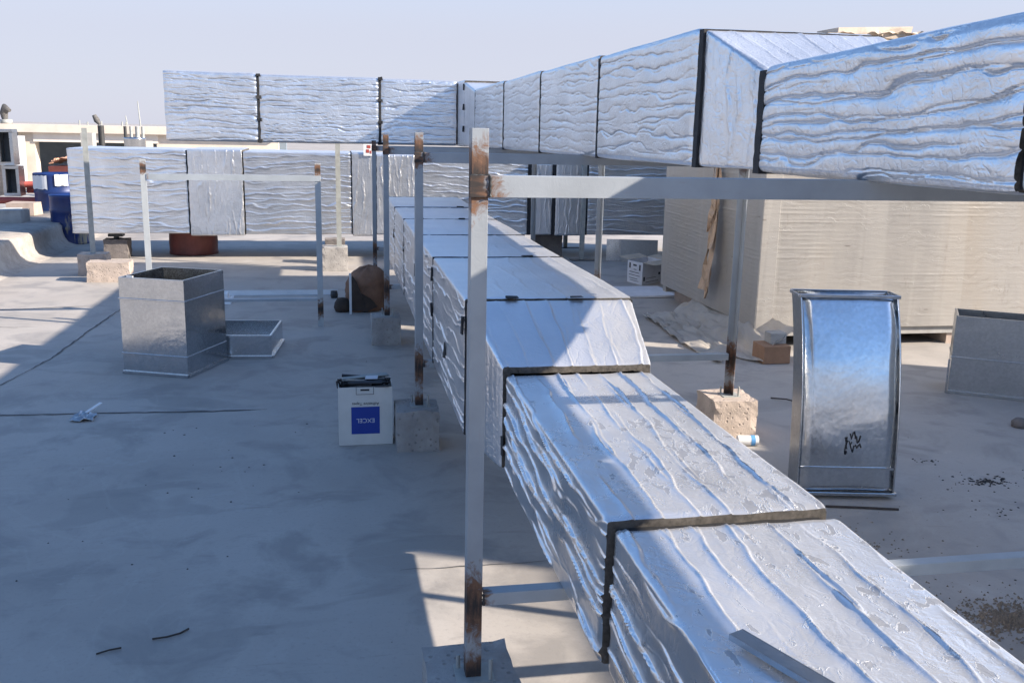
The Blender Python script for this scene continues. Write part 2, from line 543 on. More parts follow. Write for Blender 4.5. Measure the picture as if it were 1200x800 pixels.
def foil_wrap(name, parent, axis, u0, u1, A, B, du, ds, seed, lam=(.09, .07, .085, .07), amp=(.004, .009, .006, .009),
              pillow=.25, ring=False, mat='foil_clean', r=.011, fine=(1, 1, 1, 1), minor=1.0, sharp=1.0):
    """one insulated duct length: foil skin with real folds, wool end faces.
    A, B = (a0, a1, z0, z1) of the two ends. sides in order bottom, +a, top, -a"""
    nu = max(3, int(round(abs(u1 - u0) / du)) + 1)
    A = np.array(A, float); B = np.array(B, float)
    w = (A[1] - A[0] + B[1] - B[0]) / 2; h = (A[3] - A[2] + B[3] - B[2]) / 2
    ns = [max(4, int(round(q / (ds * k_)))) for q, k_ in zip((w, h, w, h), fine)]
    ts, sd, sl, pc = [], [], [], []
    acc = 0.0; pacc = 0.0
    for i, (n, L) in enumerate(zip(ns, (w, h, w, h))):
        for j in range(n):
            t = j / n
            ts.append(t); sd.append(i); sl.append(acc + t * L); pc.append(pacc + t * L / lam[i])
        acc += L; pacc += L / lam[i]
    ts = np.array(ts); sd = np.array(sd); sl = np.array(sl); pc = np.array(pc) * (.86 + .28 * ((seed * 53) % 13) / 13)
    N = len(ts)
    U = np.linspace(u0, u1, nu)
    t = ((U - u0) / (u1 - u0))[:, None]
    a0, a1, z0, z1 = [A[i] + (B[i] - A[i]) * t for i in range(4)]
    tt = ts[None, :]; S4 = sd[None, :]
    a = np.select([S4 == 0, S4 == 1, S4 == 2, S4 == 3], [a0 + (a1 - a0) * tt, a1 + 0 * tt, a1 + (a0 - a1) * tt, a0 + 0 * tt])
    z = np.select([S4 == 0, S4 == 1, S4 == 2, S4 == 3], [z0 + 0 * tt, z0 + (z1 - z0) * tt, z1 + 0 * tt, z1 + (z0 - z1) * tt])
    qa = np.clip(a, a0 + r, a1 - r); qz = np.clip(z, z0 + r, z1 - r)
    da, dz = a - qa, z - qz
    ln = np.sqrt(da * da + dz * dz) + 1e-9
    na, nz = da / ln, dz / ln
    a, z = qa + na * r, qz + nz * r
    ampv = np.array(amp)[sd] * (.8 + .45 * ((seed * 29) % 17) / 17)
    # distance from the nearest corner, used to flatten the folds along the arrises
    side_len = np.array([w, h, w, h])[sd]
    ed = np.minimum(ts, 1 - ts) * side_len
    fl = np.clip(ed / .022, 0, 1); fl = fl * fl * (3 - 2 * fl)
    UU = np.broadcast_to(U[:, None], (nu, N)); SS = np.broadcast_to(sl[None, :], (nu, N))
    wv = np.array([.8, 1, .5, 1.0])[sd][None, :]
    d = folds(UU + seed, np.broadcast_to(pc[None, :], (nu, N)), seed, pillow, wv, sharp, minor)
    if ring:
        d2 = folds(SS + seed, UU / .085 + seed, seed, pillow)
        onside = np.array([True, True, ring == 'all', True])[sd][None, :]
        d = np.where(onside, d2, d)
    d = d * (ampv * (.25 + .75 * fl))[None, :]
    d = d + .004 * pn(UU * 1.3, SS * 1.6, seed + 9) + .0006 * pn(UU * 14, SS * 16, seed + 12)
    e = np.minimum(UU - u0, u1 - UU)
    d = d * np.clip(.65 + e / .08, 0, 1) - .004 * np.clip(1 - e / .02, 0, 1)
    # ragged cut ends
    UU2 = UU + np.where(e < 1e-6, .005 * pn(SS * 12, UU * 0 + seed, seed), 0)
    a = a + na * d; z = z + nz * d
    P = np.stack([UU2, a, z], 2) if axis == 'X' else np.stack([a, UU2, z], 2)
    P = P.reshape(-1, 3)
    P = P - np.array(parent_loc(parent))
    i = np.arange(nu - 1)[:, None]; j = np.arange(N)[None, :]; j2 = (j + 1) % N
    q = np.stack([i * N + j, i * N + j2, (i + 1) * N + j2, (i + 1) * N + j], 2).reshape(-1, 4)
    if axis == 'X':
        pass
    else:
        q = q[:, ::-1]
    # wool end rings (30 mm thick), recessed inner edge
    verts = [P]
    extra = []
    base = len(P)
    for end in (0, nu - 1):
        cu, ca, cz = U[end], (a[end].mean()), (z[end].mean())
        c3 = np.array([cu, ca, cz]) if axis == 'X' else np.array([ca, cu, cz])
        c3 = c3 - np.array(parent_loc(parent))
        ringv = P[end * N:(end + 1) * N]
        inner = ringv.copy()
        for ax, lo, hi in ((1 if axis == 'X' else 0, 0, 1), (2, 2, 3)):
            half = (A if end == 0 else B)[hi] - (A if end == 0 else B)[lo]
            sc = max(.2, 1 - .07 / half)
            inner[:, ax] = c3[ax] + (inner[:, ax] - c3[ax]) * sc
        verts.append(ringv.copy()); verts.append(inner)
        jj = np.arange(N); jn = (jj + 1) % N
        qq = np.stack([base + jj, base + jn, base + N + jn, base + N + jj], 1)
        if (end == 0) != (axis == 'X'):
            pass
        extra.append(qq)
        base += 2 * N
    V = np.concatenate(verts); Q = np.concatenate([q] + extra)
    me = bpy.data.meshes.new(name)
    me.vertices.add(len(V)); me.vertices.foreach_set('co', V.ravel())
    me.loops.add(Q.size); me.loops.foreach_set('vertex_index', Q.ravel().astype(np.int32))
    me.polygons.add(len(Q))
    me.polygons.foreach_set('loop_start', np.arange(0, Q.size, 4, dtype=np.int32))
    me.materials.append(M[mat]); me.materials.append(M['wool'])
    mi = np.zeros(len(Q), np.int32); mi[len(q):] = 1
    me.polygons.foreach_set('material_index', mi)
    sm = np.ones(len(Q), bool); sm[len(q):] = False
    me.polygons.foreach_set('use_smooth', sm)
    me.update(calc_edges=True); me.validate()
    o = bpy.data.objects.new(name, me)
    C.objects.link(o); o.parent = parent
    return o

def band(parent, axis, u, A, width, inset, name='joint_band', mat='gasket', rag=.004, top=.005):
    """black gasket ring in a joint between two wraps"""
    a0, a1, z0, z1 = A[0] + inset, A[1] - inset, A[2] + inset, A[3] - max(inset, top)
    mb = MB()
    n = 14
    ring = []
    for k in range(n): ring.append((a0 + (a1 - a0) * k / n, z0))
    for k in range(n): ring.append((a1, z0 + (z1 - z0) * k / n))
    for k in range(n): ring.append((a1 + (a0 - a1) * k / n, z1))
    for k in range(n): ring.append((a0, z1 + (z0 - z1) * k / n))
    N = len(ring)
    vs = []
    for s in (-1, 1):
        for (p, q) in ring:
            j = random.uniform(-rag, rag)
            k = 1 + random.uniform(-rag, rag)
            uu = u + s * (width / 2 + abs(j))
            ca, cz = (a0 + a1) / 2, (z0 + z1) / 2
            p2, q2 = ca + (p - ca) * k, cz + (q - cz) * k
            vs.append((uu, p2, q2) if axis == 'X' else (p2, uu, q2))
    fs = [(k, (k + 1) % N, N + (k + 1) % N, N + k) for k in range(N)]
    fs += [tuple(range(N)), tuple(range(N, 2 * N))]
    mb.add(vs, fs)
    return mb.build(name, mat, parent)

def tape_patch(parent, pts, mat='gasket'):
    mb = MB()
    x0, x1, y0, y1, z0, z1 = pts
    mb.box(x0, x1, y0, y1, z0, z1, jit=.004)
    return mb.build('tape_patch', mat, parent)

# ================================================================== STRUCTURE
mb = MB()
mb.add([(-700, -300, 0), (700, -300, 0), (700, 900, 0), (-700, 900, 0)], [(0, 1, 2, 3)])
roof = mb.build('roof_floor', 'ground')
tag(roof, 'pale trowelled concrete screed floor of the flat roof', 'floor', kind='structure')

def strip(pts, w, name='joint_filler', mat='filler', z=.0035):
    """thin irregular filler strip lying in a floor joint"""
    m = MB()
    vs, fs = [], []
    P = [Vector((x, y, z)) for x, y in pts]
    Q = []
    for i in range(len(P) - 1):
        n = max(2, int((P[i + 1] - P[i]).length / .06))
        for k in range(n):
            Q.append(P[i].lerp(P[i + 1], k / n))
    Q.append(P[-1])
    for i, p in enumerate(Q):
        d = (Q[min(i + 1, len(Q) - 1)] - Q[max(i - 1, 0)]).normalized()
        s = Vector((-d.y, d.x, 0))
        j = random.uniform(-.006, .006)
        ww = w * random.uniform(.5, 1.2) * min(1, .3 + i * .15, .3 + (len(Q) - 1 - i) * .15)
        vs += [p + s * (j + ww / 2), p + s * (j - ww / 2)]
    for i in range(len(Q) - 1):
        fs.append((2 * i, 2 * i + 1, 2 * i + 3, 2 * i + 2))
    m.add(vs, fs)
    return m.build(name, mat, roof)
strip([(-3.2, 6.15), (-2.05, 6.114), (-1.5, 6.10), (-.78, 6.062), (-.45, 6.07)], .022)
strip([(-2.22, 7.2), (-2.156, 7.634), (-2.12, 8.6), (-2.06, 9.7)], .018)
strip([(-3.85, 9.75), (-3.1, 9.72), (-2.4, 9.86)], .022)
strip([(-3.3, 8.95), (-2.75, 8.85)], .020)
strip([(-2.5, 5.4), (-2.22, 7.2)], .010)
strip([(.24, 3.66), (.55, 3.655), (.9, 3.66)], .008)

# coved roof upstand at the left
up = MB()
prof = [(-3.72, .0), (-3.80, .015), (-3.87, .05), (-3.92, .11), (-3.945, .19), (-3.95, .28), (-3.99, .325), (-4.9, .33), (-4.9, 0)]
ys = [9.3 + .35 * i for i in range(25)]
vs, fs = [], []
for y in ys:
    for (x, z) in prof:
        j = random.uniform(-.008, .008)
        vs.append((x + j + (.012 * (y - 12)), y, z + (random.uniform(-.006, .006) if z > .01 else 0)))
n = len(prof)
for i in range(len(ys) - 1):
    for k in range(n - 1):
        fs.append((i * n + k, (i + 1) * n + k, (i + 1) * n + k + 1, i * n + k + 1))
up.add(vs, fs, 0, True)
up.add(vs[:n], [tuple(range(n))]); up.add(vs[-n:], [tuple(reversed(range(n)))])
M['upstand'] = concrete_mat('upstand_render', (.37, .335, .30))
M['upstand'].node_tree.nodes['Principled BSDF']
o = up.build('roof_upstand', 'upstand', None, (-3.9, 12, 0))
tag(o, 'low coved concrete upstand along the roof edge beside the blue drum', 'upstand')

# added wall, unseen at the right; steps shaped to cast the floor shade inferred there
pr = thing('added_shade_wall', 'unseen tall stepped cream wall added at the right to shade the floor', 'wall', (7, 0, 0))
for (y0, y1, h) in ((-6, .95, 3.36), (.953, 2.85, 3.9), (2.853, 3.75, 2.45), (3.753, 5.65, 3.85)):
    xe = 7.12
    mb = MB(); mb.box(6.8, xe, y0, y1, 0, h)
    wl = mb.build('wall', 'cream', pr, bevel=.01)
    mb = MB(); mb.box(6.74, xe + .06, y0 - .001 if y0 > -5 else y0, y1, h, h + .06)
    mb.build('coping', 'cream2', wl)
mb = MB(); mb.box(6.8, 7.1, 2.853, 3.75, 3.22, 3.93); mb.build('shade_lintel', 'cream', pr)  # unseen bridge over the gap, added to block a strip of sun
mb = MB(); mb.box(6.77, 6.797, 4.6, 5.5, .02, 2.1)
dr = mb.build('door', 'bluegrey', pr)
mb = MB(); mb.box(6.73, 6.767, 4.68, 4.72, 1.0, 1.12); mb.build('handle', 'galv', dr)

# ================================================================== SUPPORT FRAMES
def angle_post(name, parent, x0, x1, y, z0, z1, flip=False, t=.005, mat='post', fl=.05):
    mb = MB()
    mb.box(x0, x1, y, y + t, z0, z1)
    if flip == 2:
        mb = MB()
        mb.box(x0, x1 - t - .0002, y + fl - t, y + fl, z0, z1)
        mb.box(x1 - t, x1, y + .0005, y + fl, z0, z1)
    elif flip:
        mb.box(x1 - t, x1, y + t, y + fl, z0, z1)
    else:
        mb.box(x0, x0 + t, y + t, y + fl, z0, z1)
    return mb.build(name, mat, parent, bevel=.001)

def support_frame(y, xl, xr, top, beam, rail, label, beam_ext=.12, base=.235):
    t = thing('support_frame', label, 'frame', (xl, y, 0), 'steel support frames under the two duct runs')
    for k, x in enumerate((xl, xr)):
        p = angle_post('post', t, x - .022, x + .022, y, base, top if k == 0 else beam - .002, flip=(2 if k == 1 else 0))
        mb = MB(); mb.box(x - .05, x + .06, y - .03, y + .075, base - .006, base + .003)
        bp = mb.build('base_plate', 'thin', p)
        for sx, sy in ((-.038, .055), (.046, -.018)):
            mb = MB(); mb.tube([(x + sx, y + sy, base), (x + sx, y + sy, base + random.uniform(.03, .075))], .006, 8)
            mb.build('anchor_bolt', 'thin', p)
    mb = MB()
    mb.box(xl - .027, xr + beam_ext, y - .0065, y - .0005, beam - .055, beam)
    mb.box(xl + .0275, xr - .027, y - .0005, y + .048, beam - .0055, beam - .0002)
    mb.build('beam', 'beam', t, bevel=.001)
    mb = MB(); pts = [(xl + .026, y - .007, beam - .052 + .0052 * q) for q in range(11)]
    mb.tube(pts, [random.uniform(.003, .0055) for q in pts], 6); mb.build('weld_bead', 'pipe_black', t)
    mb = MB(); pts = [(xl - .024 + .005 * q, y - .003, beam + .001) for q in range(11)]
    mb.tube(pts, [random.uniform(.002, .0045) for q in pts], 6); mb.build('weld_bead', 'pipe_black', t)
    mb = MB(); pts = [(xl + .027, y + .001, rail - .036 + .0037 * q) for q in range(10)]
    mb.tube(pts, [random.uniform(.003, .006) for q in pts], 6); mb.build('weld_bead', 'pipe_black', t)
    mb = MB()
    mb.box(xl + .0255, xr - .0255, y + .004, y + .042, rail - .005, rail)
    mb.box(xl + .0255, xr - .0255, y - .001, y + .004, rail - .038, rail - .0001)
    mb.build('lower_rail', 'rail', t, bevel=.001)
    return t
support_frame(2.46, .369, 2.45, 1.783, 1.664, .497, 'steel angle frame with rusty weld near top, straddling the two nearest lower duct lengths', .25)
support_frame(5.25, .455, 2.335, 1.757, 1.652, .497, 'steel angle frame beside the white tape carton, its right foot on a sunlit block')
support_frame(7.95, .420, 2.24, 1.722, 1.622, .497, 'steel angle frame beside the slumped brown sack')
support_frame(10.55, .430, 2.20, 1.640, 1.585, .497, 'steel angle frame under the corner where the two upper ducts meet')

def block(x0, x1, y0, y1, h, label, mat='block', rz=0, z0=0, grp='concrete footing blocks', hole=False):
    mb = MB()
    cx, cy = (x0 + x1) / 2, (y0 + y1) / 2
    bm = bmesh.new()
    bmesh.ops.create_cube(bm, size=1)
    bmesh.ops.subdivide_edges(bm, edges=bm.edges[:], cuts=5, use_grid_fill=True)
    for v in bm.verts:
        v.co = Vector((v.co.x * (x1 - x0), v.co.y * (y1 - y0), (v.co.z + .5) * h + z0))
        n = sum(1 for q in (abs(v.co.x) / (x1 - x0), abs(v.co.y) / (y1 - y0)) if q > .49) + (1 if v.co.z > h + z0 - .001 else 0)
        k = .0012 if n < 2 else .006
        if v.co.z > .01 + z0:
            v.co += Vector([random.uniform(-k, k) for _ in range(3)])
        if n >= 2 and v.co.z > z0 + .01:
            v.co.x *= .975; v.co.y *= .975
    me = bpy.data.meshes.new('concrete_block'); bm.to_mesh(me); bm.free()
    me.materials.append(M[mat])
    o = bpy.data.objects.new('concrete_block', me); C.objects.link(o)
    o.location = (cx, cy, 0); o.rotation_euler = (0, 0, rz)
    return tag(o, label, 'block', grp)
block(.235, .50, 2.34, 2.66, .234, 'concrete footing block under the post with the long rust stain')
block(.32, .56, 5.13, 5.40, .234, 'grey concrete block touching the white tape carton')
block(2.19, 2.47, 5.13, 5.42, .234, 'sunlit pinkish concrete block under the post beside the galvanised bend', 'block_pink')
block(.285, .53, 7.86, 8.12, .234, 'grey concrete block under the post beside the brown sack')
block(2.12, 2.36, 7.85, 8.12, .234, 'concrete block under the post near the wrapped unit corner')
block(.32, .55, 10.46, 10.72, .234, 'concrete block under the post below the upper duct corner')
block(2.09, 2.33, 10.46, 10.72, .234, 'concrete block under the post behind the long lower duct')
block(2.33, 2.58, 2.36, 2.64, .234, 'concrete block under the front frame post beside the soil heap')
block(-2.77, -2.30, 11.38, 11.62, .225, 'long pale concrete block lying in front of the thin post block', 'block_pink')
block(-2.99, -2.66, 11.90, 12.16, .25, 'pale concrete block under the thin post at the duct end', 'block_pink')
block(-.18, .155, 12.12, 12.40, .30, 'concrete block under the thin post in front of the low far duct')
block(-.13, .13, 12.75, 12.98, .33, 'dark concrete block behind the thin post block', 'block_dark')
block(-3.03, -2.72, 13.42, 13.70, .25, 'dark concrete block with a black foot carrying the low far duct', 'block_dark')

# portal frame at the left
pf = thing('portal_frame', 'pale steel portal frame with scorched top corner behind the open galvanised box', 'frame', (-1.6, 8.7, 0))
angle_post('post', pf, -1.625, -1.575, 8.7, 0, 1.475, False, mat='lpost')
angle_post('post', pf, -.165, -.115, 8.7, 0, 1.458, True, mat='lpost')
mb = MB(); mb.box(-1.57, -.118, 8.6935, 8.6993, 1.302, 1.352); mb.box(-1.573, -.171, 8.6995, 8.745, 1.3465, 1.3518)
mb.build('beam', 'rail', pf)
mb = MB(); mb.box(-1.573, -.166, 8.6935, 8.6993, .235, .24 + .018); mb.box(-1.573, -.171, 8.6995, 8.745, .2535, .2578)
mb.build('lower_rail', 'rail', pf)
# loose steel angle on the floor behind
mb = MB(); mb.box(-1.25, .02, 10.4, 10.445, .001, .006); mb.box(-1.25, .02, 10.447, 10.452, .001, .048)
o = mb.build('steel_angle', 'white', None, (-.6, 10.4, 0)); tag(o, 'pale loose steel angle lying on the floor behind the portal frame', 'steel angle')
mb = MB(); mb.box(-1.27, -1.05, 9.9, 10.15, .001, .03, jit=.012); mb.box(-1.12, -1.08, 9.95, 10.10, .034, .10, jit=.012)
o = mb.build('metal_offcut', 'white', None, (-1.15, 10, 0)); tag(o, 'small bent white metal offcut behind the open galvanised box', 'offcut')
# a pair of thin posts carrying nothing yet
for x, y, z0, z1, lb in ((-2.825, 12.0, .245, 1.702, 'thin pale steel post standing at the left end of the low far duct'),
                         (.052, 12.24, .295, 1.64, 'thin pale steel post on a block in front of the low far duct')):
    t = thing('thin_post', lb, 'post', (x, y, 0), 'thin steel posts in front of the low far duct')
    mb = MB(); mb.box(x - .03, x + .03, y, y + .006, z0, z1); mb.box(x - .03, x - .024, y + .006, y + .06, z0, z1)
    mb.build('post', 'thin', t)
    mb = MB(); mb.box(x - .07, x + .07, y - .04, y + .09, z0 + .0005, z0 + .008); mb.build('base_plate', 'thin', t)
for x, y, lb in ((3.54, 14.5, 'grey steel post standing beyond the low far duct near the dark block'), (3.43, 13.05, 'grey steel post with a flat foot in front of the low far duct')):
    t = thing('thin_post', lb, 'post', (x, y, 0), 'thin steel posts in front of the low far duct')
    mb = MB(); mb.box(x - .03, x + .03, y, y + .006, .008, 1.5); mb.box(x - .03, x - .024, y + .006, y + .06, .008, 1.5)
    mb.build('post', 'thin', t)
    mb = MB(); mb.box(x - .16, x + .22, y - .06, y + .1, .001, .012); mb.build('base_plate', 'pipe_black', t)

# ================================================================== DUCT RUNS
G = .020
# lower run -----------------------------------------------------------------
NA = (.62, 1.19, .502, .882)
FA = (.525, 1.25, .502, 1.092)
lo = thing('lower_duct', 'low foil insulated duct run stepping down to a narrower near length', 'duct', (.9, 3.5, 0), 'foil insulated ducts')
near = dict(du=.009, ds=.0022, fine=(5, 5, 1.7, 1), lam=(.09, .066, .088, .078), amp=(.003, .012, .009, .013), mat='foil', pillow=.03, minor=.2, sharp=1.25)
foil_wrap('insulation_length', lo, 'Y', -.9, .58, NA, NA, du=.02, ds=.008, seed=3, mat='foil')
foil_wrap('insulation_length', lo, 'Y', .60, 2.02, (.632, 1.205, .502, .866), (.632, 1.205, .502, .866), seed=5, **near)
foil_wrap('insulation_length', lo, 'Y', 2.045, 3.42, NA, NA, seed=8, **near)
foil_wrap('insulation_length', lo, 'Y', 3.445, 3.875, (.612, 1.20, .502, .908), (.53, 1.245, .502, 1.085), du=.006, ds=.0032, seed=13, fine=(4, 2, 1.2, 1), ring=True,
          lam=(.09, .10, .085, .10), amp=(.003, .006, .008, .007), mat='foil_clean', pillow=.08)
js = [3.885, 5.19, 6.31, 7.44, 8.58, 9.86]
for i in range(5):
    d = .008 + .002 * i
    dz = [0, .0, .002, -.002, .003][i]
    q = (FA[0], FA[1], FA[2], FA[3] + dz)
    foil_wrap('insulation_length', lo, 'Y', js[i] + .004, js[i + 1] - .004, q, q, du=d * 1.3, ds=d * .42, fine=(4, 3, 2, 1), pillow=.10, seed=20 + 3 * i,
              lam=(.09, .07, .12, .07), amp=(.003, .011, .0045, .011))
foil_wrap('insulation_length', lo, 'Y', 9.87, 10.35, FA, (.56, 1.28, .502, 1.02), du=.03, ds=.02, seed=41)
band(lo, 'Y', .59, NA, .03, .016)
band(lo, 'Y', 2.033, NA, .035, .024)
band(lo, 'Y', 3.433, NA, .035, .024)
for u in js[1:]:
    band(lo, 'Y', u, FA, .018, -.002, top=-.004, rag=.003)
band(lo, 'Y', 3.88, FA, .010, .002, top=.012, rag=.003)
for (x, y, w) in ((.70, 3.88, .05), (.98, 3.88, .05), (1.02, 5.19, .06), (.9, 6.31, .05), (.62, 7.44, .06), (.95, 7.44, .05), (1.08, 8.58, .06)):
    tape_patch(lo, (x, x + w, y - .016, y + .016, 1.094, 1.099))
for (y, z) in ((3.885, .98), (4.55, .72), (5.2, .80), (5.21, 1.0), (6.0, .78), (6.31, .86), (7.44, .88), (8.6, .86), (3.433, .60)):
    tape_patch(lo, (.514 if y > 3.5 else .611, .52 if y > 3.5 else .617, y - .018, y + .018, z - .038, z + .038))

# upper run -----------------------------------------------------------------
UN = (1.45, 2.11, 1.667, 2.048)
UF = (1.36, 2.08, 1.657, 2.166)
upd = thing('upper_duct', 'upper foil insulated duct run on the frame beams with black joints and a stepped reducer', 'duct', (1.75, 3.5, 1.6), 'foil insulated ducts')
nearU = dict(du=.008, ds=.0028, fine=(3, 4, 2, 1), lam=(.08, .07, .085, .056), amp=(.004, .012, .007, .019), mat='foil_clean')
foil_wrap('insulation_length', upd, 'Y', -1.2, .48, UN, UN, du=.02, ds=.01, seed=52)
foil_wrap('insulation_length', upd, 'Y', .50, 1.83, UN, UN, du=.012, ds=.006, seed=55, pillow=.75, lam=(.08, .07, .085, .056), amp=(.004, .012, .007, .019))
foil_wrap('insulation_length', upd, 'Y', 1.86, 3.14, UN, (1.45, 2.11, 1.657, 2.005), seed=58, pillow=.78, **nearU)
foil_wrap('insulation_length', upd, 'Y', 3.19, 3.515, (1.455, 2.11, 1.66, 2.0), (1.365, 2.08, 1.66, 2.158), du=.006, ds=.0045, fine=(3, 3, 1, 1), seed=61,
          ring=True, lam=(.09, .10, .085, .12), amp=(.003, .004, .008, .012), pillow=.12)
ju = [3.55, 4.95, 6.40, 7.82, 9.42]
for i in range(4):
    zb0 = 1.657 - .008 * max(0, (ju[i] - 4)); zb1 = 1.657 - .008 * max(0, ju[i + 1] - 4)
    foil_wrap('insulation_length', upd, 'Y', ju[i] + (.012 if i == 0 else .014), ju[i + 1] - .014, (UF[0], UF[1], zb0, 2.166), (UF[0], UF[1], zb1, 2.156),
              du=.010 + .003 * i, ds=.0035 + .0012 * i, fine=(3, 3, 2, 1), seed=70 + 4 * i, lam=(.09, .08, .1, .055), amp=(.003, .009, .006, .0115), pillow=.72)
foil_wrap('insulation_length', upd, 'Y', 9.44, 10.1, (1.36, 2.08, 1.612, 2.14), (1.34, 2.10, 1.60, 2.25), du=.03, ds=.012, seed=88, ring='all', pillow=.2)
foil_wrap('insulation_length', upd, 'Y', 10.105, 11.3, (1.34, 2.10, 1.60, 2.27), (1.34, 2.10, 1.592, 2.28), du=.03, ds=.012, seed=91, pillow=.4,
          lam=(.09, .1, .1, .1), amp=(.003, .006, .006, .006))
band(upd, 'Y', .49, UN, .03, .012)
band(upd, 'Y', 1.845, UN, .035, .010)
band(upd, 'Y', 3.165, (1.45, 2.11, 1.657, 2.0), .046, -.008)
band(upd, 'Y', 3.538, UF, .036, -.002)
for u in ju[1:4]:
    band(upd, 'Y', u, (1.36, 2.08, 1.657 - .008 * max(0, u - 4), 2.152), .026, -.005)
band(upd, 'Y', 9.43, (1.36, 2.08, 1.612, 2.15), .03, -.004)
for z in (1.78, 2.0, 2.2):
    tape_patch(upd, (1.326, 1.336, 10.08, 10.13, z - .03, z + .03))

# far upper run across ------------------------------------------------------
fu = thing('far_upper_duct', 'raised foil insulated duct running across to the far corner of the upper run', 'duct', (-.2, 10.9, 1.6), 'foil insulated ducts')
ff = dict(du=.016, ds=.007, fine=(4, 4, 3, 1), lam=(.1, .085, .1, .062), amp=(.004, .013, .008, .022), pillow=.55)
xs = [-1.71, -.76, .50, 1.335]
for i in range(3):
    z1 = 2.305 - .02 * i / 2
    foil_wrap('insulation_length', fu, 'X', xs[i] + .012, xs[i + 1] - .012, (10.62, 11.26, 1.597, z1), (10.62, 11.26, 1.600, z1 - .006), seed=110 + 5 * i, **ff)
for x in xs[1:3]:
    band(fu, 'X', x, (10.62, 11.26, 1.60, 2.30), .018, -.008)
    for z in (1.61, 1.83, 2.06, 2.285):
        mb = MB(); mb.box(x - .02, x + .028, 10.598, 10.606, z - .014, z + .014, jit=.006); mb.build('tape_patch', 'gasket', fu)

# far low duct across -------------------------------------------------------
fl_ = thing('far_low_duct', 'long low foil insulated main duct with wide collars across the far floor', 'duct', (0, 13.8, .3), 'foil insulated ducts')
fk = dict(du=.022, ds=.008, fine=(4, 4, 3, 1), lam=(.1, .09, .12, .082), amp=(.004, .013, .006, .018), pillow=.15)
Y0, Y1 = 13.3, 14.45
def fd(x0, x1, z0, z1, seed, ring=False, grow=0):
    a = (Y0 - grow, Y1 + grow, z0 - grow, z1 + grow)
    kw = dict(fk)
    if ring:
        kw['amp'] = (.003, .010, .005, .012); ring = 'all'
    if ring: kw['du'] = .0075; kw['ds'] = .014
    foil_wrap('insulation_length' if not ring else 'joint_collar', fl_, 'X', x0, x1, a, a, seed=seed, ring=ring, **kw)
fd(-3.36, -1.90, .345, 1.440, 131)
fd(-1.88, -1.19, .335, 1.435, 134, True, .016)
fd(-1.17, .23, .335, 1.430, 137)
fd(.245, .56, .33, 1.425, 140, True, .014)
fd(.575, 1.10, .33, 1.42, 143, True)
fd(1.115, 2.68, .33, 1.34, 146)
fd(2.72, 3.03, .33, 1.33, 149, True)
fd(3.08, 3.50, .33, 1.33, 152, True, .01)
fd(3.55, 5.4, .33, 1.33, 155)
for x, zt in ((-1.89, 1.44), (-1.18, 1.43), (.237, 1.43), (.567, 1.42), (1.107, 1.34), (2.70, 1.34), (3.055, 1.33), (3.525, 1.33)):
    band(fl_, 'X', x, (Y0, Y1, .335, zt), .018 if x < 2 else .05, .006 if x < 2 else -.004)
mb = MB(); mb.tube([(-2.87, 13.5, .25), (-2.87, 13.5, .29)], .035, 12); mb.box(-2.96, -2.78, 13.42, 13.6, .29, .325)
mb.build('foot', 'pipe_black', fl_)
mb = MB()
mb.lathe([(0, .0), (.325, .0), (.33, .02), (.322, .05), (.328, .16), (.322, .28), (.33, .305), (.325, .318), (0, .318)], 32, (-1.95, 13.98))
o = mb.build('cut_drum', 'oxide', None, (-1.95, 13.98, 0)); tag(o, 'dark red oxide drum stub under the wide collar of the low far duct', 'drum')
o = block(2.85, 3.25, 13.5, 13.8, .325, 'dark reddish block under the low far duct beyond the long lower duct', 'block_dark')

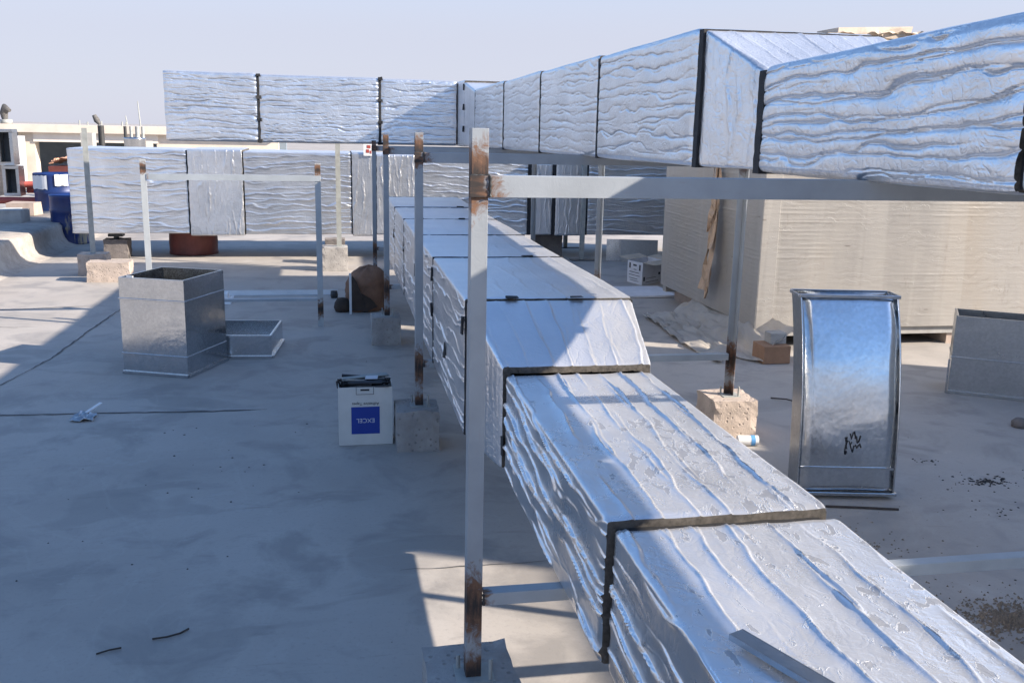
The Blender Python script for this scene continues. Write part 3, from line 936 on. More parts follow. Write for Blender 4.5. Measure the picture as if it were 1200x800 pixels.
# ================================================================== WRAPPED UNIT
def wrapped(name, x0, x1, y0, y1, z0, z1, label, group=None, fine=.035):
    t = thing(name, label, 'unit', ((x0 + x1) / 2, (y0 + y1) / 2, 0), group)
    # film skin: side loop + top
    def grid(P0, eu, ev, nu, nv, nrm, seed):
        u = np.linspace(0, 1, nu)[:, None]; v = np.linspace(0, 1, nv)[None, :]
        Lu, Lv = np.linalg.norm(eu), np.linalg.norm(ev)
        gate = np.clip(.45 + 1.1 * pn(u * Lu * 1.1 + 0 * v, v * Lv * 1.6 + 0 * u, seed + 5), .08, 1)
        d = .0055 * gate * folds(u * Lu * .22 + v * Lv * .25, v * Lv / .036 + u * Lu * .35, seed, .10, .55, 1.0, .5) + .010 * pn(u * Lu * .8 + 0 * v, v * Lv * .9 + 0 * u, seed + 2)
        e = np.minimum(np.minimum(u, 1 - u) * Lu + 0 * v, np.minimum(v, 1 - v) * Lv + 0 * u)
        d = d * np.clip(e / .06, 0, 1)
        P = np.array(P0)[None, None, :] + u[..., None] * np.array(eu) + v[..., None] * np.array(ev) + d[..., None] * np.array(nrm)
        i = np.arange(nu - 1)[:, None]; j = np.arange(nv - 1)[None, :]
        q = np.stack([i * nv + j, (i + 1) * nv + j, (i + 1) * nv + j + 1, i * nv + j + 1], 2).reshape(-1, 4)
        return P.reshape(-1, 3), q
    mb = MB()
    w, dp, h = x1 - x0, y1 - y0, z1 - z0
    for (P0, eu, ev, nr, sd) in (((x0, y0, z0), (w, 0, 0), (0, 0, h), (0, -1, 0), 3), ((x0, y1, z0), (0, -dp, 0), (0, 0, h), (-1, 0, 0), 7),
                                 ((x1, y0, z0), (0, dp, 0), (0, 0, h), (1, 0, 0), 11), ((x1, y1, z0), (-w, 0, 0), (0, 0, h), (0, 1, 0), 15),
                                 ((x0, y0, z1), (w, 0, 0), (0, dp, 0), (0, 0, 1), 19)):
        Lu = sum(abs(q) for q in eu); Lv = sum(abs(q) for q in ev)
        P, q = grid(P0, eu, ev, int(Lu / (fine * 1.6)) + 2, int(Lv / fine * 3.6) + 2, nr, sd)
        mb.add(P.tolist(), q.tolist(), 0, True)
    mb.build('film_wrap', 'film', t)
    sk = MB()
    sk.box(x0 + .02, x1 - .02, y0 + .03, y0 + .12, .10, z0 - .004); sk.build('skid', 'greybox', t)
    sk = MB(); sk.box(x0 + .02, x1 - .02, y1 - .12, y1 - .03, .10, z0 - .004); sk.build('skid', 'greybox', t)
    k = x0 + .15
    while k < x1 - .2:
        b = MB(); b.box(k, k + .12, y0 + .05, y1 - .05, 0, .098); b.build('bearer', 'tan', t)
        k += .85
    return t
wu = wrapped('wrapped_unit', 3.50, 6.7, 7.45, 9.9, .17, 2.46, 'large beige air handling unit wrapped in stretch film behind the galvanised bend', 'film wrapped units', .03)
# top packing: boards and torn film on the unit
for (x0, x1, y, z, rz, nm, mt, rag) in ((3.95, 4.95, 7.62, 2.495, .05, 'top_board', 'wood', .02), (4.2, 5.6, 7.9, 2.505, -.03, 'top_board', 'wood', .02),
                                  (4.9, 6.6, 7.65, 2.50, .02, 'top_board', 'wood', .015)):
    mb = MB(); Mx = Matrix.Translation(((x0 + x1) / 2, y, z)) @ Matrix.Rotation(rz, 4, 'Z') @ Matrix.Rotation(.03, 4, 'Y')
    mb.box(-(x1 - x0) / 2, (x1 - x0) / 2, -.12, .12, 0, .09, M4=Mx, jit=rag)
    mb.build(nm, mt, wu)
def crumple(name, parent, x0, x1, y0, y1, zf, amp, seed, mat, n=26, origin=(0, 0, 0)):
    nx, ny = n, max(6, int(n * (y1 - y0) / (x1 - x0)))
    u = np.linspace(0, 1, nx)[:, None]; v = np.linspace(0, 1, ny)[None, :]
    X = x0 + (x1 - x0) * u + .10 * (x1 - x0) * pn(u * 3, v * 3, seed); Y = y0 + (y1 - y0) * v + .12 * (y1 - y0) * pn(u * 3, v * 3, seed + 1)
    Z = zf(u, v) + amp * (np.abs(pn(u * 4, v * 4, seed + 2)) + .5 * np.abs(pn(u * 9, v * 9, seed + 3)))
    P = np.stack([X, Y, Z + 0 * X], 2).reshape(-1, 3)
    i = np.arange(nx - 1)[:, None]; j = np.arange(ny - 1)[None, :]
    q = np.stack([i * ny + j, (i + 1) * ny + j, (i + 1) * ny + j + 1, i * ny + j + 1], 2).reshape(-1, 4)
    mb = MB(); mb.add(P.tolist(), q.tolist(), 0, False)
    o = mb.build(name, mat, parent, origin)
    s = o.modifiers.new('solid', 'SOLIDIFY'); s.thickness = .004
    return o
mb = MB(); mb.box(4.05, 4.7, 7.5, 7.85, 2.586, 2.66, jit=.02); mb.build('top_board', 'wood', wu)
crumple('torn_film', wu, 3.95, 4.75, 7.46, 7.9, lambda u, v: 2.55 + .07 * u - .05 * (u - .5) ** 2 + 0 * v, .07, 31, 'wood')
crumple('torn_film', wu, 4.7, 6.6, 7.46, 7.75, lambda u, v: 2.585 + 0 * u + 0 * v, .045, 37, 'wood')
# hanging twists of torn film on the side: thin twisted ribbons
for q, (yy, zb, ph_) in enumerate(((8.30, .75, .3), (8.36, .45, 1.7), (8.42, .28, 3.1), (8.47, .35, 4.4), (8.39, .9, 5.2))):
    mb = MB(); vs = []; n_ = 34
    for k in range(n_):
        f_ = k / (n_ - 1); z = 2.25 - (2.25 - zb) * f_
        w_ = .016 + .022 * abs(math.sin(3.3 * f_ + ph_)) + .05 * f_ ** 4
        tw = ph_ + 5.0 * f_ + 1.2 * math.sin(9 * f_ + ph_)
        cx_ = 3.455 - .012 * math.sin(7 * f_ + ph_) - .06 * f_ ** 4; cy_ = yy + .035 * math.sin(2.6 * f_ + ph_) - .05 * f_
        dx_, dy_ = .45 * w_ * math.sin(tw), w_ * math.cos(tw)
        vs += [(cx_ - abs(dx_), cy_ - dy_, z), (cx_ - .012 * math.sin(5 * tw), cy_, z), (cx_ - abs(dx_) * .3, cy_ + dy_, z)]
    mb.add(vs, [(3 * k + c_, 3 * k + c_ + 1, 3 * k + c_ + 4, 3 * k + c_ + 3) for k in range(n_ - 1) for c_ in (0, 1)], 0, False)
    o = mb.build('film_twist', 'twist', wu); q_ = o.modifiers.new('s', 'SOLIDIFY'); q_.thickness = .003
crumple('film_skirt', wu, 2.95, 3.62, 7.0, 8.9, lambda u, v: .006 + .62 * np.clip(u - .55, 0, 1) ** 1.2 + 0 * v, .06, 43, 'loosefilm', 60)
mb = MB(); mb.box(3.485, 3.63, 7.418, 7.43, .16, 2.45, jit=.008); mb.build('corner_guard', 'film', wu)
wrapped('wrapped_unit', 4.85, 7.6, 10.4, 12.9, .17, 2.62, 'hidden second film wrapped unit, taller, added behind the first to shade the far duct', 'film wrapped units', .09)  # added out of sight behind the first, meant to shade the far duct
mb = MB(); mb.box(3.33, 3.56, 6.90, 7.12, .001, .145, jit=.004)
o = mb.build('cardboard_box', 'cardbrown', None, (3.45, 7, 0), bevel=.004); tag(o, 'small flat brown cardboard box at the foot of the wrapped unit', 'box')
mb = MB(); mb.box(3.42, 3.55, 6.98, 7.10, .149, .235, jit=.004)
o = mb.build('fitting_box', 'greybox', None, (3.45, 7, 0), bevel=.004); tag(o, 'small grey box on top of the flat brown cardboard box', 'box')

# ================================================================== GALVANISED PIECES
def xf(x, y, rz): return Matrix.Translation((x, y, 0)) @ Matrix.Rotation(rz, 4, 'Z')
def loc_thing(name, label, cat, x, y, rz, group=None): return thing(name, label, cat, (x, y, 0), group, rz)
def sheet_box(t, w, d, h, seams, mat='galv', th=.004):
    """open sheet-metal duct standing on end: four panels, lips, standing seams (local coords, front at y=0)"""
    for nm, q in (('panel', (0, w, 0, th)), ('panel', (0, w, d - th, d)), ('panel', (0, th, th + .0005, d - th - .0005)), ('panel', (w - th, w, th + .0005, d - th - .0005))):
        mb = MB(); mb.box(q[0], q[1], q[2], q[3], .001, h); p = mb.build(nm, mat, t, local=True)
    for z in seams:
        mb = MB(); e = .007
        mb.box(-e, w + e, -e, -.0002, z, z + .012); mb.box(w + .0002, w + e, 0, d, z, z + .012); mb.box(-e, -.0002, 0, d, z, z + .012)
        mb.build('seam', mat, t, local=True, bevel=.002)
    mb = MB(); e = .018
    mb.box(-.004, w + .004, -e, -.0003, .002, .022); mb.box(w + .0003, w + e, 0, d, .002, .022); mb.build('flange', mat, t, local=True)
    mb = MB(); e = .012
    mb.box(.0, w, th, th + e, h - .02, h + .004); mb.box(0, w, d - th - e, d - th, h - .02, h + .004); mb.box(th + .001, th + e, th + e, d - th - e, h - .02, h + .004); mb.box(w - th - e, w - th - .001, th + e, d - th - e, h - .02, h + .004)
    mb.build('lip', mat, t, local=True)
a = math.atan2(6.925 - 7.121, -1.05 + 1.522)
t = loc_thing('galvanised_duct', 'tall open square galvanised duct standing on end on the shaded floor', 'duct piece', -1.522, 7.121, a, 'loose galvanised duct pieces')
sheet_box(t, .51, .56, .70, (.145, .545), 'galv')
mb = MB(); mb.box(.06, .11, .010, .0102 + .006, .66, .715); mb.build('paper_tag', 'white', t, local=True)
t = loc_thing('galvanised_tray', 'low open galvanised duct tray beside the tall galvanised duct', 'duct piece', -1.10, 7.53, math.atan2(-.05, .58), 'loose galvanised duct pieces')
sheet_box(t, .60, .61, .18, (), 'galv')
mb = MB(); mb.box(.006, .594, .006, .604, .03, .034); mb.build('base_panel', 'galv', t, local=True)
mb = MB(); mb.box(.0, .60, -.008, -.001, .166, .181); mb.build('turned_edge', 'galv', t, local=True)
t = loc_thing('galvanised_duct', 'dull open galvanised duct lying beside the wrapped unit skid', 'duct piece', 4.312, 5.957, math.atan2(-.268, .413), 'loose galvanised duct pieces')
sheet_box(t, 1.0, .34, .56, (.26,), 'galv_dark')
mb = MB(); mb.box(-.02, -.008, -.02, 0, .002, .25); mb.build('slip_rail', 'galv', t, local=True)

# the standing bend: heel sheet curving backwards
t = loc_thing('galvanised_bend', 'curved galvanised duct bend standing on end, its sheet reflecting blue sky', 'duct piece', 2.262, 4.20, math.atan2(4.113 - 4.2, 2.739 - 2.262), 'loose galvanised duct pieces')
wb = .485
HEEL = [(0.0, .03)]
for k in range(200):
    tl = R(3 + 25 * ((k + .5) / 200) ** 1.8)
    HEEL.append((HEEL[-1][0] + math.sin(tl) * 1.0 / 200, HEEL[-1][1] + math.cos(tl) * 1.0 / 200))
def heel(k, n=26):
    q = max(0, min(200, 200 * k / n)); i = min(199, int(q)); f_ = q - i
    return (HEEL[i][0] * (1 - f_) + HEEL[i + 1][0] * f_, HEEL[i][1] * (1 - f_) + HEEL[i + 1][1] * f_)
def heel_at(z):
    return min(range(201), key=lambda i: abs(HEEL[i][1] - z)) / 200 * 26
mb = MB(); vs = []; fs = []
N = 26
for k in range(N + 1):
    y, z = heel(k, N)
    for x in np.linspace(0, wb, 9):
        vs.append((x, y + .004 * float(pn(x * 6, z * 5, 3)), z))
for k in range(N):
    for j in range(8):
        fs.append((k * 9 + j, k * 9 + j + 1, (k + 1) * 9 + j + 1, (k + 1) * 9 + j))
mb.add(vs, fs, 0, True)
hs = mb.build('heel_sheet', 'galv', t, local=True); q = hs.modifiers.new('s', 'SOLIDIFY'); q.thickness = .003; q.offset = 1
mb = MB(); dpt = .14; vs = []; fs = []
for k in range(N + 1):
    y, z = heel(k, N)
    for x in (0.004, wb - .004):
        vs.append((x, y + dpt, z))
for k in range(N):
    fs.append((2 * k, 2 * k + 1, 2 * k + 3, 2 * k + 2))
mb.add(vs, fs, 0, True); ts_ = mb.build('throat_sheet', 'galv', t, local=True); q = ts_.modifiers.new('s', 'SOLIDIFY'); q.thickness = .003
for x in (0.0, wb):
    mb = MB(); vs = []; fs = []
    for k in range(N + 1):
        y, z = heel(k, N)
        vs += [(x, y - .006, z), (x, y + dpt + .01, z)]
    for k in range(N):
        fs.append((2 * k, 2 * k + 1, 2 * k + 3, 2 * k + 2))
    mb.add(vs, fs); o = mb.build('side_panel', 'galv_dark', t, local=True); q = o.modifiers.new('s', 'SOLIDIFY'); q.thickness = .006; q.offset = 0
    mb = MB(); pts = [(x, heel(k, N)[0] - .006, heel(k, N)[1]) for k in range(N + 1)]
    mb.tube(pts, .0045, 6); mb.build('seam', 'galv', t, local=True)
for kk, nm in ((0, 'flange'), (N, 'flange')):
    y, z = heel(kk, N)
    mb = MB(); mb.box(-.008, wb + .008, y - .017, y - .007, z - .009, z + .008); mb.box(-.008, wb + .008, y + dpt, y + dpt + .010, z - .009, z + .008)
    mb.box(-.016, -.0085, y - .015, y + dpt, z - .009, z + .008); mb.box(wb + .0085, wb + .016, y - .015, y + dpt, z - .009, z + .008)
    mb.build(nm, 'galv', t, local=True, bevel=.002)
for z in (.155,):
    k = heel_at(z); y, zz = heel(k, N)
    mb = MB(); mb.box(.008, wb - .008, y - .009, y - .001, z, z + (.012 if z < .3 else .004)); mb.build('seam', 'galv', t, local=True)
mb = MB()
for q in range(8):   # hand-written marks on the sheet
    px, pz = .225 + .03 * (q % 3) + random.uniform(-.01, .01), .245 + .034 * (q // 3) + .016 * (q % 3) + random.uniform(-.006, .006)
    pts = []
    for k in range(5):
        zz = pz + .022 * math.sin(1.9 * k + q * 1.3) * (.6 + .4 * (q % 2)); xx = px + .007 * (k - 2) * (1 if q % 3 else -.4)
        pts.append((xx, heel(heel_at(zz), N)[0] - .0055, zz))
    mb.tube(pts, .0028, 5)
mb.build('marker_writing', 'ink', t, local=True)

# small things round the bend
mb = MB(); mb.tube([(2.30, 5.02, .031), (2.42, 5.005, .031)], .030, 20); mb.tube([(2.375, 5.0106, .031), (2.40, 5.0075, .031)], .0308, 20, 1, False)
o = mb.build('tape_roll', ['white', 'tape'], None, (2.4, 5, 0)); tag(o, 'white and blue tape roll lying beside the pinkish concrete block', 'tape roll')
def stick(name, pts, r, mat, label, cat='stick', grp=None):
    mb = MB(); mb.tube(pts, r, 6); o = mb.build(name, mat, None, pts[0]); return tag(o, label, cat, grp)
stick('metal_rod', [(2.35, 4.06, .007), (2.52, 4.02, .007), (2.69, 3.975, .007)], .006, 'twig', 'thin dark rod on the floor in front of the galvanised bend', 'rod')
stick('wire', [(2.95, 5.95, .006), (3.02, 5.86, .02), (3.10, 5.76, .012), (3.2, 5.7, .006)], .005, 'twig', 'bent dark wire on the floor behind the galvanised bend', 'wire')
stick('twig', [(-.66, 3.235, .005), (-.61, 3.235, .009), (-.57, 3.26, .006), (-.545, 3.29, .005)], .0035, 'twig', 'thin bent dark twig on the shaded floor, the longer of two', 'twig')
stick('twig', [(-.83, 3.16, .005), (-.79, 3.175, .008), (-.755, 3.19, .005)], .0032, 'twig', 'short straight dark twig on the shaded floor', 'twig')
t = thing('metal_scrap', 'crumpled metal scrap with a pale tip lying on the floor joint', 'scrap', (-1.56, 6.05, 0))
crumple('sheet', t, -1.60, -1.47, 5.92, 6.06, lambda u, v: .006 + 0 * u + 0 * v, .03, 61, 'galv_dark', 10)
mb = MB(); mb.box(-.06, .06, -.012, .012, 0, .006, M4=Matrix.Translation((-1.50, 6.10, .035)) @ Matrix.Rotation(.9, 4, 'Z') @ Matrix.Rotation(-.3, 4, 'Y')); mb.build('pale_tip', 'white', t)

# strip of channel on the near duct
t = thing('steel_channel', 'grey galvanised channel strip lying across the near lower duct length', 'channel', (.72, 1.50, .885), None)
d = Vector((.10, -.235, 0)).normalized(); rz = math.atan2(d.y, d.x)
Mx = Matrix.Translation((.716, 1.49, .877)) @ Matrix.Rotation(rz, 4, 'Z')
mb = MB(); mb.box(-.01, .62, -.0145, .0145, .009, .0115, M4=Mx); mb.build('web', 'galv_dark', t)
for s in (-1, 1):
    mb = MB(); y = s * .015; mb.box(-.01, .62, min(y, y + s * .003), max(y, y + s * .003), 0, .0115, M4=Mx); mb.build('flange', 'galv_dark', t)

# ================================================================== CARTON WITH TAPE PRINT
cx0, cx1, cy, cd, ch = .0, .305, 5.285, .20, .350
ct = thing('tape_carton', 'white tape carton with a blue printed square, filled with black scraps', 'carton', (.15, 5.38, 0))
for q in ((cx0, cx1, cy, cy + .004), (cx0, cx1, cy + cd, cy + cd + .004), (cx0, cx0 + .004, cy + .0045, cy + cd - .0005), (cx1 - .004, cx1, cy + .0045, cy + cd - .0005)):
    mb = MB()
    n = 8; top = []
    x0, x1, y0, y1 = q
    mb.box(x0, x1, y0, y1, .002, ch - .004 + random.uniform(-.006, .006)); mb.build('panel', 'card', ct)
mb = MB(); mb.box(cx0 + .004, cx1 - .004, cy + .006, cy + cd - .002, .001, .006); mb.build('panel', 'card', ct)
bl = MB(); bl.box(.072, .232, cy - .0012, cy - .0002, .068, .228); bl = bl.build('blue_square', 'blue', ct)
def lettering(txt, size, x, y, z, parent, mat, up_down=True, name='lettering'):
    cu = bpy.data.curves.new(name, 'FONT'); cu.body = txt; cu.size = size; cu.align_x = 'CENTER'; cu.align_y = 'CENTER'; cu.extrude = .0003
    tmp = bpy.data.objects.new('tmp', cu); C.objects.link(tmp)
    bpy.context.view_layer.update()
    me = bpy.data.meshes.new_from_object(tmp.evaluated_get(bpy.context.evaluated_depsgraph_get()))
    bpy.data.objects.remove(tmp)
    Mx = Matrix.Translation(Vector((x, y, z)) - parent_loc(parent)) @ Matrix.Rotation(R(90), 4, 'X') @ (Matrix.Rotation(R(180), 4, 'Z') if up_down else Matrix.Identity(4))
    me.transform(Mx); me.name = name
    me.materials.clear(); me.materials.append(M[mat])
    o = bpy.data.objects.new(name, me); C.objects.link(o); o.parent = parent
    return o
lettering('EXCEL', .036, .152, cy - .0018, .148, bl, 'inkwhite')
lettering('Adhesive Tapes', .024, .153, cy - .0008, .246, ct, 'ink')
mb = MB()
for q in ((.10, .20, .300, .3025), (.10, .1025, .300, .345), (.1975, .20, .300, .345), (.125, .175, .322, .332)):
    mb.box(q[0], q[1], cy - .001, cy - .0002, q[2], q[3])
mb.build('handle_print', 'ink', ct)
sc = thing('foil_scraps', 'bundle of black and silver scrap strips sticking out of the tape carton', 'scraps', (.15, 5.38, .3))
for k in range(26):
    mb = MB(); z = .335 + random.uniform(-.02, .045); y = cy + random.uniform(.02, .18); L = random.uniform(.10, .27); x = cx0 + .02 + random.uniform(0, .26 - L + .02)
    Mx = Matrix.Translation((x, y, z)) @ Matrix.Rotation(random.uniform(-.25, .25), 4, 'Z') @ Matrix.Rotation(random.uniform(-.12, .12), 4, 'Y') @ Matrix.Rotation(random.uniform(-.6, .6), 4, 'X')
    mb.box(0, L, -.011, .011, 0, .008, M4=Mx, jit=.003); mb.build('scrap_strip', 'scrap' if k % 4 else 'thin', sc)
for k in range(5):
    mb = MB(); x = cx0 + random.choice((.0, .02, .27, .30)); mb.tube([(x, cy + .05, .33), (x + random.uniform(-.02, .02), cy + .04, .37), (x + random.uniform(-.04, .03), cy + .03, .385)], .006, 5); mb.build('scrap_strip', 'scrap', sc)
mb = MB(); mb.box(.155, .225, cy + .03, cy + .09, .383, .387, jit=.004); mb.build('paper_scrap', 'card2', sc)

# ================================================================== BROWN SACK
sk = thing('brown_sack', 'slumped brown sack with its shaded mouth painted as a dark patch beside the second frame post', 'sack', (.28, 9.4, 0))
mb = MB(); vs = []; fs = []
nu, nv = 32, 20
for i in range(nv):
    t_ = i / (nv - 1)
    prof_ = (1 - max(0, (t_ - .55) / .45) ** 2.2) ** .5 if t_ < 1 else 0
    for k in range(nu):
        a_ = 2 * math.pi * k / nu
        r_ = .185 * max(.02, prof_) * (1 + .07 * math.sin(2 * a_ + 1) + .05 * float(pn(3 * math.cos(a_) + 5, 3 * math.sin(a_) + 4 * t_, 8)) * 3)
        vs.append((.285 + r_ * math.cos(a_) + .03 * t_, 9.5 + r_ * .85 * math.sin(a_), .004 + .44 * t_ + .02 * float(pn(2 * math.cos(a_), 2 * math.sin(a_) + 3 * t_, 5))))
for i in range(nv - 1):
    for k in range(nu):
        k2 = (k + 1) % nu
        fs.append((i * nu + k, i * nu + k2, (i + 1) * nu + k2, (i + 1) * nu + k))
mb.add(vs, fs, 0, True); mb.build('sack_body', 'brown', sk)
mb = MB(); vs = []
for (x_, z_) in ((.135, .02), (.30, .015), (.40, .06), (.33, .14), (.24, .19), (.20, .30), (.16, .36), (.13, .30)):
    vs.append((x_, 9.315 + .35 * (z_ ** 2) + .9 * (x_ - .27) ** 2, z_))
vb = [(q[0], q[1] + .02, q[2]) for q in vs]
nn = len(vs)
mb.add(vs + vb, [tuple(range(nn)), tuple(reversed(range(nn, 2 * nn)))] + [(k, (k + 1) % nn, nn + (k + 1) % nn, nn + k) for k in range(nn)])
mb.build('mouth_shade', 'brown_dark', sk)  # the sack is closed; this dark patch paints in the shade of its mouth
mb = MB(); mb.box(.125, .148, 9.25, 9.27, .001, .40); o = mb.build('white_batten', 'white', None, (.13, 9.26, 0)); tag(o, 'short white batten standing against the brown sack', 'batten')
mb = MB(); mb.lathe([(0, .002), (.07, .002), (.085, .04), (.075, .09), (.05, .13), (0, .14)], 14, (.06, 9.42)); o = mb.build('dark_bag', 'brown_dark', None, (.06, 9.42, 0)); tag(o, 'small dark round bag left of the white batten', 'bag')
mb = MB(); mb.lathe([(0, .001), (.035, .001), (.04, .03), (.035, .075), (0, .08)], 14, (-.02, 10.2)); o = mb.build('small_can', 'pipe_black', None, (-.02, 10.2, 0)); tag(o, 'small black can standing alone near the loose steel angle', 'can')

# ================================================================== WHITE CARTON AND BOARDS BEHIND
wc = thing('white_carton', 'open white carton with handling marks and raised flaps before the low far duct', 'carton', (3.6, 10.95, 0), rz=0)
P0 = Vector((3.50, 11.12, 0)); P1 = Vector((3.585, 10.80, 0)); P2 = Vector((3.93, 11.08, 0)); P3 = P2 + (P0 - P1)
for a_, b_ in ((P0, P1), (P1, P2), (P2, P3), (P3, P0)):
    n_ = Vector(((b_ - a_).y, -(b_ - a_).x, 0)).normalized() * -.003
    mb = MB(); z = Vector((0, 0, .27)); lo_ = Vector((0, 0, .002))
    mb.add([a_ + lo_, b_ + lo_, b_ + z, a_ + z, a_ + n_ + lo_, b_ + n_ + lo_, b_ + n_ + z, a_ + n_ + z], [(0, 1, 2, 3), (7, 6, 5, 4), (3, 2, 6, 7), (0, 4, 5, 1), (0, 3, 7, 4), (1, 5, 6, 2)])
    pn_ = mb.build('panel', 'card2', wc)
    d_ = (b_ - a_).normalized(); out = Vector((d_.y, -d_.x, 0))
    if (a_, b_) == (P0, P1) or (a_, b_) == (P1, P2):
        ik = MB(); L = (b_ - a_).length; off = out * .0015
        def pr_(u0, u1, z0, z1):
            p = a_ + d_ * u0 * L + off; q = a_ + d_ * u1 * L + off
            ik.add([p + Vector((0, 0, z0)), q + Vector((0, 0, z0)), q + Vector((0, 0, z1)), p + Vector((0, 0, z1))], [(0, 1, 2, 3)])
        if (a_, b_) == (P0, P1):
            pr_(.12, .22, .18, .245); pr_(.78, .88, .17, .24); pr_(.38, .62, .215, .235); pr_(.42, .62, .17, .178)
            pr_(.15, .8, .135, .143); pr_(.12, .85, .10, .107); pr_(.16, .7, .06, .067); pr_(.2, .78, .035, .041)
        else:
            pr_(.06, .14, .05, .10); pr_(.8, .9, .10, .13); pr_(.2, .7, .075, .08); pr_(.18, .8, .03, .036)
        ik.build('handling_marks', 'ink', wc)
for a_, b_, ou, dz in ((P0, P3, Vector((-.08, .10, 0)), .03), (P1, P2, Vector((.12, -.10, 0)), -.02), (P2, P3, Vector((.13, .03, 0)), .02)):
    mb = MB(); z = Vector((0, 0, .272)); e = ou + Vector((0, 0, dz))
    mb.add([a_ + z, b_ + z, b_ + z + e, a_ + z + e], [(0, 1, 2, 3)]); o = mb.build('flap', 'cardin', wc); q = o.modifiers.new('s', 'SOLIDIFY'); q.thickness = .003
mb = MB(); mb.box(2.93, 3.72, 9.95, 10.62, .001, .03, jit=.006); o = mb.build('white_board', 'card2', None, (3.3, 10.3, 0)); tag(o, 'thin grey white board lying on the floor before the white carton', 'board')
mb = MB(); Mx = Matrix.Translation((3.86, 12.95, 0)) @ Matrix.Rotation(R(-12), 4, 'Z') @ Matrix.Rotation(R(-6), 4, 'X'); mb.box(-.1, .1, 0, .02, .004, .31, M4=Mx); mb.box(.1005, .62, .0, .02, .004, .31, M4=Mx, mi=1)
o = mb.build('leaning_sheet', ['galv', 'galv_dark'], None, (3.9, 12.95, 0)); tag(o, 'folded galvanised sheet leaning under the low far duct beside the wrapped unit', 'sheet')

# ================================================================== LEFT BACKGROUND
def drum(x, y, r, h, label, mat='drum'):
    t = thing('steel_drum', label, 'drum', (x, y, 0), 'steel drums by the roof edge')
    mb = MB()
    pr_ = [(0, .0), (r * .98, 0), (r, .02), (r * .985, .04)]
    for z in (h * .34, h * .67):
        pr_ += [(r * .985, z - .03), (r * 1.02, z), (r * .985, z + .03)]
    pr_ += [(r * .985, h - .05), (r * 1.015, h - .02), (r * .99, h), (r * .96, h - .02), (0, h - .022)]
    mb.lathe(pr_, 36, (x, y)); mb.build('body', mat, t)
    return t
def arc_label(t, x, y, r, a0, a1, z0, z1, mat, name):
    mb = MB(); vs = []; n = 8
    for k in range(n + 1):
        a_ = R(a0 + (a1 - a0) * k / n)
        vs += [(x + r * math.cos(a_), y + r * math.sin(a_), z0 + random.uniform(-.01, .01)), (x + r * math.cos(a_), y + r * math.sin(a_), z1 + random.uniform(-.01, .01))]
    mb.add(vs, [(2 * k, 2 * k + 2, 2 * k + 3, 2 * k + 1) for k in range(n)]); return mb.build(name, mat, t)
d1 = drum(-4.52, 17.2, .37, .93, 'blue steel drum with torn white labels beyond the roof upstand')
arc_label(d1, -4.52, 17.2, .385, -150, -100, .68, .90, 'white', 'torn_label')
arc_label(d1, -4.52, 17.2, .385, -82, -52, .74, .92, 'white', 'torn_label')
drum(-3.86, 15.2, .27, .72, 'smaller dark blue stained drum in front of the labelled drum')
# stack of insulated duct pieces with open ends
def open_piece(x0, x1, y0, y1, z0, z1, label):
    t = thing('open_duct_piece', label, 'duct piece', ((x0 + x1) / 2, y0, 0), 'stacked duct pieces at the roof edge')
    e = .05
    for q in ((x0, x1, z0, z0 + e), (x0, x1, z1 - e, z1), (x0, x0 + e, z0 + e + .001, z1 - e - .001), (x1 - e, x1, z0 + e + .001, z1 - e - .001)):
        mb = MB(); mb.box(q[0], q[1], y0, y1, q[2], q[3], jit=.004); mb.build('side', 'galv_dark', t)
    mb = MB(); mb.box(x0 + e + .002, x1 - e - .002, y1 - .06, y1 - .01, z0 + e + .002, z1 - e - .002); mb.build('shade_panel', 'opening_shade', t)  # dark sheet puts the shade of the open end into colour
    return t
open_piece(-5.46, -5.20, 17.5, 17.8, .52, 1.02, 'foil wrapped open duct piece, lower of the stack by the red pipes')
open_piece(-5.53, -5.27, 17.55, 17.85, 1.03, 1.62, 'foil wrapped open duct piece, upper of the stack by the red pipes')
open_piece(-5.95, -5.54, 17.5, 17.8, .52, 1.30, 'foil wrapped open duct piece beside the stack by the red pipes')
for k, (x0, x1, y, z) in enumerate(((-6.4, -4.75, 17.3, .47), (-6.3, -4.7, 17.6, .44), (-5.2, -4.6, 17.9, .60), (-5.2, -4.62, 17.8, .70), (-5.1, -4.6, 18.1, .76))):
    mb = MB(); mb.tube([(x0, y, z), (x1, y - .05, z)], .055, 12)
    o = mb.build('red_pipe', 'redpipe', None, (x0, y, 0)); tag(o, 'red painted steel pipe in the pile behind the roof upstand', 'pipe', 'red pipes piled behind the upstand')
mb = MB()
for x in (-6.2, -4.95): mb.box(x, x + .12, 17.1, 18.2, .331, .385)
o = mb.build('pipe_bearer', 'tan', None, (-5.6, 17.6, 0)); tag(o, 'pair of timber bearers under the red pipes', 'bearers')
for (x0, x1, y0, y1, z0, z1, mt, lb) in ((-4.95, -4.55, 15.9, 16.3, .332, .52, 'tan', 'brown flat box on the roof upstand below the red pipes'),
                                      (-4.9, -4.42, 14.8, 15.2, .332, .50, 'greybox', 'grey box on the roof upstand in front of the brown flat box'),
                                      (-4.85, -4.6, 15.3, 15.5, .332, .50, 'card', 'crumpled white offcut on the roof upstand')):
    mb = MB(); mb.box(x0, x1, y0, y1, z0, z1, jit=.012); o = mb.build('site_box', mt, None, (x0, y0, 0)); tag(o, lb, 'box')
crumple_o = crumple('orange_tarp', None, -5.0, -4.25, 18.6, 19.4, lambda u, v: .985 + .12 * np.sin(np.pi * u) + 0 * v, .12, 71, 'orange', 20, (-4.7, 19, 0))
tag(crumple_o, 'orange cloth heaped behind the blue drum', 'cloth')
mb = MB(); mb.box(-5.0, -4.2, 18.5, 19.5, 0, .98); o = mb.build('crate', 'oxide', None, (-4.7, 19, 0)); tag(o, 'dark red crate under the orange cloth', 'crate')

